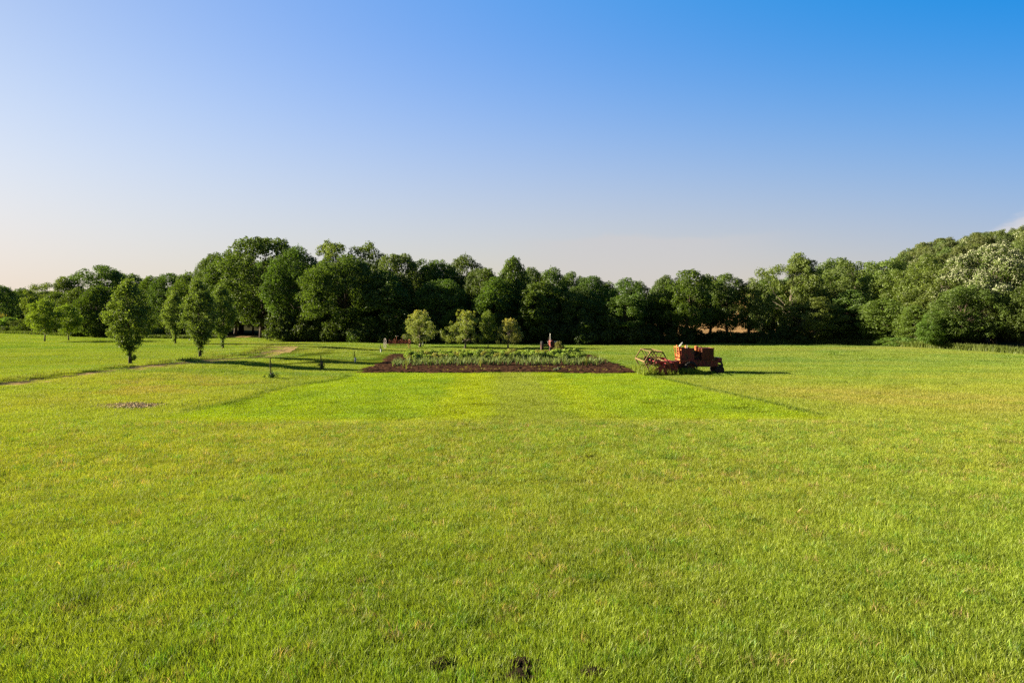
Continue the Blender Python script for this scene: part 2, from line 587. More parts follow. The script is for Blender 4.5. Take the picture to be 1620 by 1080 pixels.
def track():
    P = []
    for (a, b) in zip(TRK[:-1], TRK[1:]):
        n = max(2, int(np.hypot(*(b - a)) / 0.5))
        for i in range(n):
            P.append(a + (b - a) * i / n)
    P = np.array(P)
    for _ in range(30):
        P[1:-1] = (P[:-2] + P[1:-1] * 2 + P[2:]) / 4
    T = np.gradient(P, axis=0)
    T /= np.linalg.norm(T, axis=1)[:, None]
    Nn = np.stack([-T[:, 1], T[:, 0]], 1)
    k = 4
    vs, fs = [], []
    for off in (-0.75, 0.75):
        b0 = len(vs)
        for i, p in enumerate(P):
            w = 0.42 + 0.30 * vnoise(np.array(i * 0.31 + off * 7), np.array(0.5), 5) + (0.5 if 84 < p[1] < 98 else 0)
            for j in range(k):
                q = p + Nn[i] * (off + (j / (k - 1) * 2 - 1) * w)
                vs.append((q[0], q[1], hz1(q[0], q[1]) + 0.02))
        for i in range(len(P) - 1):
            for j in range(k - 1):
                a = b0 + i * k + j
                fs.append((a, a + 1, a + k + 1, a + k))
    me = np_mesh('track', vs, np.array(fs).ravel(), np.full(len(fs), 4), MATS['earth'], smooth=True)
    tag(link('track', me), 'worn brown farm track of two wheel ruts curving up to the woods', 'track', kind='structure')


track()

# pale lane at the far left edge of the meadow
mat('gravel', (0.34, 0.34, 0.32), spec=0.0, rough=0.95, noise=0.3, nscale=2)


def lane():
    vs, fs = [], []
    n = 40
    for i in range(n + 1):
        x = -190 + 92 * i / n
        y = float(lawn_edge(np.array([x]))[0]) + 3.5
        for s in (0, 2.2, 4.4):
            vs.append((x, y + s, hz1(x, y + s) + 0.05))
        if i < n:
            for s in (0, 1):
                a = i * 3 + s
                fs.append((a, a + 3, a + 4, a + 1))
    me = np_mesh('lane', vs, np.array(fs).ravel(), np.full(len(fs), 4), MATS['gravel'])
    tag(link('lane', me), 'pale gravel lane behind the far left edge of the meadow', 'lane', kind='structure')


lane()

# garden soil with furrows
mat('soil', (0.072, 0.037, 0.021), rough=1.0, spec=0.0, rgb2=(0.036, 0.020, 0.013), nscale=3.5, bump=0.9)


def bed_pt(u, v):
    a, b, c, d = [np.array(p) for p in BED]
    return (a * (1 - u) + b * u) * (1 - v) + (d * (1 - u) + c * u) * v


def bed_z(x, y):
    return float(np.asarray(height(x, y))) + 0.05


def garden():
    nu, nv = 150, 200
    U, V = np.meshgrid(np.linspace(0, 1, nu), np.linspace(0, 1, nv))
    a, b, c, d = [np.array(p) for p in BED]
    Xy = ((a * (1 - U[..., None]) + b * U[..., None]) * (1 - V[..., None]) + (d * (1 - U[..., None]) + c * U[..., None]) * V[..., None])
    X, Y = Xy[..., 0].copy(), Xy[..., 1].copy()
    ex = np.clip(np.abs(U - 0.5) * 2 - 0.93, 0, 1) / 0.07
    X += ex * (fbm(Y * 1.3, U * 0 + 3, 81, 3) - 0.5) * 1.8
    ey = np.clip(np.abs(V - 0.5) * 2 - 0.96, 0, 1) / 0.04
    Y += ey * (fbm(X * 0.9, V * 0 + 5, 83, 3) - 0.5) * 0.9
    Z = height(X, Y) + 0.05 + 0.055 * np.sin(V * 2 * math.pi * 34) + (fbm(X * 3.1, Y * 3.1, 85, 3) - 0.5) * 0.14
    edge = (np.abs(U - 0.5) > 0.4985) | (np.abs(V - 0.5) > 0.4985)
    Z = np.where(edge, height(X, Y) - 0.03, Z)
    i = np.arange(nv - 1)[:, None] * nu + np.arange(nu - 1)[None, :]
    f = np.stack([i, i + 1, i + nu + 1, i + nu], -1).reshape(-1, 4)
    me = np_mesh('garden_soil', np.stack([X.ravel(), Y.ravel(), Z.ravel()], 1), f.ravel(), np.full(len(f), 4), MATS['soil'])
    tag(link('garden_soil', me), 'dark brown tilled soil of the vegetable garden in furrows', 'soil', kind='structure')


garden()


# ---------------------------------------------------------------- grass
def blade_patch(name, n, radius, hmin, hmax, wmin, wmax, segs, seed, vary=0.22):
    r = np.random.default_rng(seed)
    rad = radius * np.sqrt(r.random(n)) * (0.55 + 0.45 * r.random(n) ** 0.5) * 1.12
    th = r.random(n) * 2 * math.pi
    bx, by = rad * np.cos(th), rad * np.sin(th)
    clump = fbm(bx / radius * 4 + seed, by / radius * 4, seed, 3)
    h = (hmin + (hmax - hmin) * r.random(n) ** 1.6) * (0.55 + 0.9 * clump)
    w = wmin + (wmax - wmin) * r.random(n)
    az = r.random(n) * 2 * math.pi
    lean = 0.15 + 0.75 * r.random(n)
    ldx, ldy = np.cos(az) * lean + 0.18, np.sin(az) * lean
    fz = r.random(n) * 2 * math.pi
    sx, sy = np.cos(fz), np.sin(fz)
    vs, rows = [], []
    for s in range(segs + 1):
        t = s / segs
        cx = bx + ldx * h * t * t * 0.8
        cy = by + ldy * h * t * t * 0.8
        cz = h * (t - 0.18 * lean * t * t) - 0.01
        ww = w * (1 - t * 0.75) * 0.5
        if s < segs:
            rows.append((np.stack([cx - sx * ww, cy - sy * ww, cz], 1), np.stack([cx + sx * ww, cy + sy * ww, cz], 1)))
        else:
            tip = np.stack([cx, cy, cz], 1)
    V = []
    for a, b in rows:
        V += [a, b]
    V.append(tip)
    k = len(V)
    verts = np.stack(V, 1).reshape(-1, 3)
    base = np.arange(n) * k
    flat, sizes = [], []
    for s in range(segs - 1):
        q = np.stack([base + 2 * s, base + 2 * s + 1, base + 2 * s + 3, base + 2 * s + 2], 1)
        flat.append(q.ravel())
        sizes.append(np.full(n, 4))
    q = np.stack([base + 2 * (segs - 1), base + 2 * (segs - 1) + 1, base + 2 * segs], 1)
    flat.append(q.ravel())
    sizes.append(np.full(n, 3))
    tint = np.clip(0.5 + vary * r.standard_normal(n), 0, 0.85)
    tint = np.where(r.random(n) < 0.035, 1.0, tint)
    me = np_mesh(name, verts, np.concatenate(flat), np.concatenate(sizes), MATS['grass_blade'], tint=np.repeat(tint, k))
    return bpy.data.objects.new(name, me)     # source of the copies: not in the scene itself


MOUNDS = [(px_at(687, d_of(1064)), d_of(1064), 0.21), (px_at(826, d_of(1062)), d_of(1062), 0.19), (px_at(942, d_of(1078)), d_of(1078), 0.17), (px_at(820, d_of(1080)), d_of(1080), 0.15)]
CHIPS = (px_at(200, d_of(642)), d_of(642))


def lawn():
    srcs = [blade_patch('grass_patch', 1100, 0.60, 0.04, 0.155, 0.005, 0.012, 3, 100 + i) for i in range(4)]
    srcs += [blade_patch('grass_patch', 1700, 1.25, 0.04, 0.12, 0.008, 0.018, 2, 200 + i, 0.14) for i in range(3)]
    srcs += [blade_patch('grass_patch', 3200, 2.6, 0.05, 0.11, 0.015, 0.034, 2, 300 + i, 0.10) for i in range(3)]
    srcs += [blade_patch('grass_clump', 70, 0.15, 0.05, 0.19, 0.004, 0.011, 3, 400 + i) for i in range(3)]
    px, py, var, sxy, sz = [], [], [], [], []

    def fill(y0, y1, step, v0, nv, s):
        y = y0
        while y < y1:
            half = 0.80 * y + 3.0
            n = int(2 * half / step)
            x = -half + (np.arange(n) + 0.5) * step
            x = x + (rng.random(n) - 0.5) * step * 0.9
            yy = y + (rng.random(n) - 0.5) * step * 0.9
            px.append(x); py.append(yy)
            var.append(v0 + rng.integers(0, nv, n))
            sxy.append(np.full(n, s))
            y += step
    fill(6.5, 20, 0.52, 0, 4, 1.0)
    fill(20, 34, 0.72, 0, 4, 1.15)
    fill(34, 62, 0.92, 0, 4, 1.35)
    fill(62, 70, 1.45, 4, 3, 1.0)
    fill(70, 192, 2.9, 7, 3, 1.0)
    for _ in range(3600):
        yy = math.sqrt(rng.uniform(7.0 ** 2, 32.0 ** 2))
        px.append(np.array([rng.uniform(-1, 1) * (0.8 * yy + 2)])); py.append(np.array([yy]))
        var.append(np.array([10 + int(rng.integers(0, 3))])); sxy.append(np.array([rng.uniform(0.8, 1.5)]))
    x, y, v, s = [np.concatenate(a) for a in (px, py, var, sxy)]
    keep = y < lawn_edge(x) + 1.0
    r_ = np.where(v < 4, 0.35, np.where(v < 7, 0.8, 1.3))
    keep &= in_quad(x, y, BED) < -r_ * 0.7
    td = np.abs(track_dist(x, y))
    keep &= ~(((np.abs(td - 0.75) < 0.35) | ((y > 84) & (y < 98) & (td < 1.6))) & (y < 130))
    for mx, my, mr in MOUNDS:
        keep &= np.hypot(x - mx, y - my) > mr + 0.14
    keep &= ~((np.abs(x - CHIPS[0]) < 1.5) & (np.abs(y - CHIPS[1]) < 0.8))
    x, y, v, s = x[keep], y[keep], v[keep], s[keep]
    h = 0.85 + 0.4 * fbm(x / 2.0, y / 2.0, 91, 3)
    h *= np.where(in_quad(x, y, PLOT) > 0, 0.62, 1.0)
    h *= 1 + 0.25 * sstep(12, 8, y)
    z = height(x, y)
    n = len(x)
    me = bpy.data.meshes.new('lawn_grass')
    me.vertices.add(n)
    me.vertices.foreach_set('co', np.stack([x, y, z], 1).astype(np.float32).ravel())
    def attr(nm, ty, key, arr):
        at = me.attributes.new(nm, ty, 'POINT')
        at.data.foreach_set(key, arr.ravel())
    attr('var', 'INT', 'value', v.astype(np.int32))
    attr('turn', 'FLOAT_VECTOR', 'vector', np.stack([np.zeros(n), np.zeros(n), rng.random(n) * 6.283], 1).astype(np.float32))
    attr('size', 'FLOAT_VECTOR', 'vector', np.stack([s, s, h], 1).astype(np.float32))
    c = lawn_colour(x, y) * (1 + np.where(y > 62, 0.09, np.where(y > 34, 0.24, 0.40)) * (rng.random(n) - 0.5))[:, None]
    odd = np.where(rng.random(n)[:, None] < 0.76, np.array([[0.10, 0.215, 0.016]]), np.array([[0.34, 0.255, 0.10]]))
    c = np.where((v >= 10)[:, None], odd * (0.7 + 0.7 * rng.random((n, 1))), c)
    attr('lawn', 'FLOAT_COLOR', 'color', np.concatenate([c, np.ones((n, 1))], 1).astype(np.float32))
    o = link('lawn_grass', me)
    tag(o, 'short yellow green mown meadow grass', 'grass', kind='stuff')
    ng = bpy.data.node_groups.new('scatter_grass', 'GeometryNodeTree')
    ng.interface.new_socket('Geometry', in_out='INPUT', socket_type='NodeSocketGeometry')
    ng.interface.new_socket('Geometry', in_out='OUTPUT', socket_type='NodeSocketGeometry')
    gi, go = ng.nodes.new('NodeGroupInput'), ng.nodes.new('NodeGroupOutput')
    jn = ng.nodes.new('GeometryNodeJoinGeometry')
    for so in reversed(srcs):
        oi = ng.nodes.new('GeometryNodeObjectInfo')
        oi.inputs['Object'].default_value = so
        oi.inputs['As Instance'].default_value = True
        ng.links.new(oi.outputs['Geometry'], jn.inputs[0])
    ip = ng.nodes.new('GeometryNodeInstanceOnPoints')
    ip.inputs['Pick Instance'].default_value = True
    ng.links.new(gi.outputs[0], ip.inputs['Points'])
    ng.links.new(jn.outputs[0], ip.inputs['Instance'])
    for nm, ty, so in (('var', 'INT', 'Instance Index'), ('turn', 'FLOAT_VECTOR', 'Rotation'), ('size', 'FLOAT_VECTOR', 'Scale')):
        na = ng.nodes.new('GeometryNodeInputNamedAttribute')
        na.data_type = ty
        na.inputs['Name'].default_value = nm
        out = [q for q in na.outputs if q.enabled and q.name == 'Attribute'][0]
        if so == 'Rotation':
            er = ng.nodes.new('FunctionNodeEulerToRotation')
            ng.links.new(out, er.inputs[0])
            out = er.outputs[0]
        ng.links.new(out, ip.inputs[so])
    ng.links.new(ip.outputs[0], go.inputs[0])
    md = o.modifiers.new('scatter', 'NODES')
    md.node_group = ng
    print('grass patches', n)


lawn()
# ---------------------------------------------------------------- trees
# each tree is built in metres at a canonical size (CAN = height, width), then copied with its own scale, turn and colour
FINE = 1.6


def leaf_cloud(centers, radii, per, size, r, flat=0.8, up=0.25, spread=0.34, asp=0.62):
    """leaf faces on the shells of many puffs"""
    V, T = [], []
    for c, pr in zip(centers, radii):
        n = int(per * FINE * (pr / np.mean(radii)) ** 2)
        d = r.standard_normal((n, 3))
        d[:, 2] += up
        d /= np.linalg.norm(d, axis=1)[:, None]
        lump = 1 + 0.28 * np.sin(d[:, 0:1] * 5 + c[0] * 3) * np.sin(d[:, 1:2] * 6 + c[1] * 3)
        rad = pr * (1 - spread + spread * 1.35 * r.random((n, 1))) * lump
        p = np.asarray(c) + d * rad * np.array([1, 1, flat])
        nn = d + r.standard_normal((n, 3)) * 0.5
        nn /= np.linalg.norm(nn, axis=1)[:, None]
        a = np.cross(nn, r.standard_normal((n, 3)))
        a /= np.linalg.norm(a, axis=1)[:, None] + 1e-9
        b = np.cross(nn, a)
        s = size * FINE ** -0.42 * (0.5 + 1.0 * r.random((n, 1)))
        fold = nn * s * 0.16
        V.append(np.stack([p - a * s * 0.5, p - b * s * asp * 0.5 + fold, p + a * s * 0.5, p + b * s * asp * 0.5 + fold], 1).reshape(-1, 3))
        T.append(np.repeat(np.clip(0.42 + 0.17 * r.standard_normal(n) + 0.16 * (r.random() - 0.5), 0, 1), 4))
    return np.concatenate(V), np.concatenate(T)


def cloud_mesh(name, V, T, m):
    n = len(V) // 4
    return np_mesh(name, V, np.arange(n * 4), np.full(n, 4), m, tint=T)


def puffs(n, prof, r, pr, inner=0.45, mind=0.75, lop=0.25):
    """puff centres inside a turned outline; prof(t in 0..1) -> (height, radius)"""
    C, Rr = [], []
    ph = r.random() * 6.28
    tries = 0
    while len(C) < n and tries < n * 60:
        tries += 1
        t = r.random()
        z, R0 = prof(t)
        th = r.random() * 2 * math.pi
        R1 = R0 * (1 + lop * math.sin(th * 2 + ph) * 0.5 + lop * math.sin(th * 3 + ph * 2) * 0.5)
        k = inner + (1 - inner) * math.sqrt(r.random())
        q = pr * (0.65 + 0.7 * r.random())
        rr = max(0.0, R1 - q * 0.6) * k
        c = np.array([rr * math.cos(th), rr * math.sin(th), z])
        if any(np.linalg.norm(c - o) < mind * pr for o in C):
            continue
        C.append(c)
        Rr.append(q)
    return C, Rr


def trunk_mesh(name, height_, r0, targets, r, m, k=7, fork=0.25, wob=0.04, stems=1):
    mb = MB()
    ts = np.linspace(0, 1, 9)
    px_, py_ = np.cumsum(r.standard_normal(9) * wob * height_ * 0.35), np.cumsum(r.standard_normal(9) * wob * height_ * 0.35)
    px_ -= px_[0]
    py_ -= py_[0]
    pts = [(px_[i], py_[i], ts[i] * height_ - (0.25 if i == 0 else 0)) for i in range(9)]
    rad = [r0 * (1.45 if i == 0 else 1.0 - 0.88 * ts[i]) for i in range(9)]
    mb.tube(pts, rad, k)
    for c in targets:
        f = min(0.92, max(fork, (c[2] / height_) * (0.45 + 0.3 * r.random())))
        i = f * 8
        i0 = int(i)
        a = Vector(pts[i0]).lerp(Vector(pts[min(8, i0 + 1)]), i - i0)
        c = Vector(c)
        mid = a.lerp(c, 0.5) + Vector((0, 0, -0.06 * (c - a).length)) + Vector(r.standard_normal(3)) * 0.05 * (c - a).length
        rb = r0 * max(0.12, (1 - f * 0.85)) * 0.42
        mb.tube([a, mid, c], [rb, rb * 0.6, rb * 0.15], 5, cap=False)
    o = bpy.data.meshes.new(name)
    o.from_pydata(mb.v, [], mb.f)
    o.materials.append(m)
    o.polygons.foreach_set('use_smooth', [True] * len(mb.f))
    o.update()
    return o


KINDS = {}


def kind(key, H, W, crown, trunk, extra=None):
    KINDS[key] = dict(H=H, W=W, crown=crown, trunk=trunk, extra=extra)


def oval(z0, z1, R0, p=0.5, top=1.0):
    def f(t):
        z = z0 + (z1 - z0) * t
        q = t ** p                       # p < 1: the widest part sits low
        return z, R0 * max(0.12, (1 - abs(2 * q - 1) ** 2.4)) ** 0.55
    return f


def make_round(key, seed, H=18.0, W=14.0, z0=2.2, n=150, pr=1.15, per=125, size=0.40, p=0.85, inner=0.62, lop=0.35, mind=0.95, bark='bark', r0=0.42, spread=0.26):
    r = np.random.default_rng(seed)
    C, Rr = puffs(n, oval(z0 + pr * 0.6, H - pr * 0.75, W / 2, p), r, pr, inner, mind, lop)
    V, T = leaf_cloud(C, Rr, per, size, r, spread=spread)
    kind(key, H, W, cloud_mesh('crown', V, T, MATS['leaf']), trunk_mesh('trunk', H * 0.8, r0, C[::3], r, MATS[bark]))
    return C, Rr, r


for i in range(4):
    make_round('broad%d' % i, 400 + i)
for i in range(3):                       # taller, looser trees with sky between the limbs
    make_round('loose%d' % i, 420 + i, H=17, W=11, z0=2.4, n=105, pr=0.95, per=115, size=0.36, inner=0.5, lop=0.7, mind=1.15, p=0.8, spread=0.4, bark='pale_bark')
for i in range(3):
    make_round('oval%d' % i, 440 + i, H=15, W=8.5, z0=1.4, n=105, pr=0.95, per=120, size=0.37, p=0.9)
for i in range(2):                       # high crowned: daylight under the limbs
    make_round('high%d' % i, 460 + i, H=13, W=9.5, z0=2.6, n=75, pr=0.95, per=120, size=0.36, p=0.85, lop=0.5, mind=1.0, inner=0.5)
for i in range(2):                       # dense, clipped looking
    make_round('dense%d' % i, 470 + i, H=11, W=10, z0=0.4, n=110, pr=1.0, per=130, size=0.34, inner=0.75, lop=0.1, p=0.62)
for i in range(3):                       # seen only from afar
    make_round('far%d' % i, 480 + i, H=13, W=10, z0=0.8, n=75, pr=1.0, per=62, size=0.50, p=0.95, lop=0.8, spread=0.6, mind=1.0, inner=0.45)
for i in range(3):                       # shrubs and undergrowth
    make_round('shrub%d' % i, 490 + i, H=3.2, W=4.4, z0=-0.1, n=34, pr=0.62, per=110, size=0.26, p=0.55, r0=0.07, lop=0.5)
# flowering tree: pale bunches over a green crown
C, Rr, r_ = make_round('bloom0', 500, H=17, W=14, z0=2.0, n=140, pr=1.1, per=120, size=0.38, lop=0.4)
sel = [i for i in range(len(C)) if C[i][2] > 5.0]
V, T = leaf_cloud([C[i] + np.array([0, 0, 0.05]) for i in sel], [Rr[i] * 1.06 for i in sel], 175, 0.25, r_, up=0.7, spread=0.4, asp=0.8)
KINDS['bloom0']['extra'] = ('blossom', cloud_mesh('blossom', V, T, MATS['blossom']))
C, Rr, r_ = make_round('bloom1', 501, H=13, W=10, z0=1.5, n=42, pr=1.6, per=95, size=0.6)
V, T = leaf_cloud(C, [q * 1.05 for q in Rr], 34, 0.55, r_, up=0.7, spread=0.22, asp=0.8)
KINDS['bloom1']['extra'] = ('blossom', cloud_mesh('blossom', V, T, MATS['blossom']))
# upright lawn trees, branching from the ground
for i in range(3):
    r = np.random.default_rng(510 + i)
    H, W = 9.0, 5.6

    def vase(t, H=H, W=W):
        z = 1.5 + (H - 2.0) * t
        w = np.interp(t, [0, 0.12, 0.3, 0.5, 0.75, 1.0], [0.22, 0.50, 0.88, 1.0, 0.74, 0.16])
        return z, W / 2 * w * 0.86
    C, Rr = puffs(105, vase, r, 0.50, 0.40, 0.85, 0.22)
    for q in range(9):
        C.append(np.array([r.normal() * 0.22, r.normal() * 0.22, 0.55 + 0.16 * q])); Rr.append(0.26)
    V, T = leaf_cloud(C, Rr, 92, 0.22, r, up=0.1, spread=0.75)
    mb = trunk_mesh('trunk', H * 0.9, 0.15, [c for c in C[::4]], r, MATS['bark'], fork=0.05, wob=0.015)
    kind('vase%d' % i, H, W, cloud_mesh('crown', V, T, MATS['leaf']), mb)
# young trees, pale and open
for i in range(2):
    r = np.random.default_rng(520 + i)
    H, W = 7.4, 4.8
    C, Rr = puffs(54, oval(1.7, H - 0.5, W / 2, 0.75), r, 0.62, 0.4, 0.9, 0.4)
    V, T = leaf_cloud(C, Rr, 105, 0.24, r, spread=0.55)
    kind('young%d' % i, H, W, cloud_mesh('crown', V, T, MATS['leaf']), trunk_mesh('trunk', H * 0.85, 0.11, C[::3], r, MATS['pale_bark'], fork=0.12))
# fruit trees by the garden
for i in range(3):
    r = np.random.default_rng(530 + i)
    H, W = 5.6, 5.8

    def dome(t, H=H, W=W):
        return 0.95 + (H - 1.6) * t, W / 2 * float(np.interp(t, [0, 0.2, 0.5, 0.8, 1], [0.7, 1.0, 0.92, 0.6, 0.25]))
    C, Rr = puffs(74, dome, r, 0.42, 0.25, 0.95, 0.8)
    for q in range(30):                   # whippy young shoots
        th = r.random() * 6.28
        C.append(np.array([math.cos(th) * W * 0.28 * r.random(), math.sin(th) * W * 0.28 * r.random(), H - 0.85 + 0.75 * r.random()])); Rr.append(0.2)
    V, T = leaf_cloud(C, Rr, 80, 0.17, r, spread=0.75)
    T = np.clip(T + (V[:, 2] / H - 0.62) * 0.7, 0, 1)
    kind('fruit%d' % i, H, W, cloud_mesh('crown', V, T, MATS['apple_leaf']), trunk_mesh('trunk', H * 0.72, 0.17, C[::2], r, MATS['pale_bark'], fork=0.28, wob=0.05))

NAMES = {'broad': ('woodland_tree', 'tree'), 'loose': ('woodland_tree', 'tree'), 'oval': ('woodland_tree', 'tree'), 'high': ('woodland_tree', 'tree'), 'dense': ('woodland_tree', 'tree'),
         'far': ('hillside_tree', 'tree'), 'shrub': ('shrub', 'shrub'), 'bloom': ('flowering_tree', 'tree'), 'vase': ('columnar_tree', 'tree'), 'young': ('young_tree', 'tree'), 'fruit': ('fruit_tree', 'tree')}
GREEN = {'broad': (0.085, 0.138, 0.022), 'loose': (0.118, 0.165, 0.032), 'oval': (0.092, 0.148, 0.024), 'high': (0.102, 0.152, 0.026), 'dense': (0.078, 0.118, 0.018), 'far': (0.130, 0.172, 0.046),  # far trees lightened, haze put into their green
         'shrub': (0.090, 0.142, 0.024), 'bloom': (0.105, 0.148, 0.030), 'vase': (0.128, 0.180, 0.034), 'young': (0.175, 0.240, 0.032), 'fruit': (0.265, 0.300, 0.052)}


def plant(key, x, y, H, W, label, group=None, tint=1.0, name=None, green=None, sink=0.0, turn=None):
    k = KINDS[key]
    fam = key[:-1]
    nm, cat = NAMES[fam]
    e = empty(name or nm, (x, y, hz1(x, y) - 0.05 - sink), rng.random() * 6.28 if turn is None else turn)
    sx = W / k['W']
    q = 1.0 if fam in ('vase', 'young') else rng.uniform(0.88, 1.14)
    e.scale = (sx * q, sx / q, H / k['H'])
    if fam in ('broad', 'loose', 'oval', 'far', 'high', 'fruit'):
        e.rotation_euler.x, e.rotation_euler.y = R(rng.normal() * 2.5), R(rng.normal() * 2.5)
    tag(e, label, cat, group)
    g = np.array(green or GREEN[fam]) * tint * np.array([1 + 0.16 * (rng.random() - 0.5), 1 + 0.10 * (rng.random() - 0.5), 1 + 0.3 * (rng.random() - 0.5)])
    tk = link('trunk', k['trunk'], e)
    c = link('crown', k['crown'], e)
    c.color = (*g, 1)
    if k['extra']:
        link(k['extra'][0], k['extra'][1], e)
    return e


def by_px(key, px, d, top, wpx, label, group=None, **kw):
    """a tree standing at distance d whose top is seen at row top and whose crown is wpx wide there"""
    if d > 110:
        d -= float(np.interp(px, [380, 470, 1000, 1290, 1310], [0, 17, 19, 7, 0]))
    x = px_at(px, d)
    z = hz1(x, d)
    return plant(key, x, d, z_at(top, d) - z, wpx * d / FPX, label, group, **kw)


# ---- the three upright trees and the young ones on the left lawn
by_px('vase0', 205, 67, 437, 86, 'large upright teardrop shaped tree nearest the track, on the left lawn')
by_px('vase1', 316, 77, 438, 74, 'second upright teardrop shaped tree, standing where the track curves by the big oak')
by_px('vase2', 352, 100, 446, 52, 'dark upright tree half hidden behind the right side of another upright tree')
by_px('vase1', 277, 118, 458, 46, 'yellow green upright tree half hidden behind the left side of another upright tree', tint=1.35)
by_px('young0', 70, 128, 470, 50, 'pale young tree with open crown, the larger of two at the far left')
by_px('young1', 108, 134, 479, 42, 'small pale young tree beside the larger one, in front of a dark rounded tree')
# ---- garden fruit trees
by_px('fruit0', 664, 106, 490, 62, 'bushy fruit tree beside the rusty hay rake, with bronze young shoots')
by_px('fruit1', 735, 102, 489, 60, 'wide fruit tree behind the middle of the garden bed, its trunk forked low')
by_px('fruit2', 804, 104, 503, 50, 'smallest fruit tree, flat topped on a bare pale trunk, nearest the red tractor')
by_px('young1', 772, 121, 489, 26, 'bright green sapling growing right behind the wide fruit tree', tint=0.9, name='sapling')

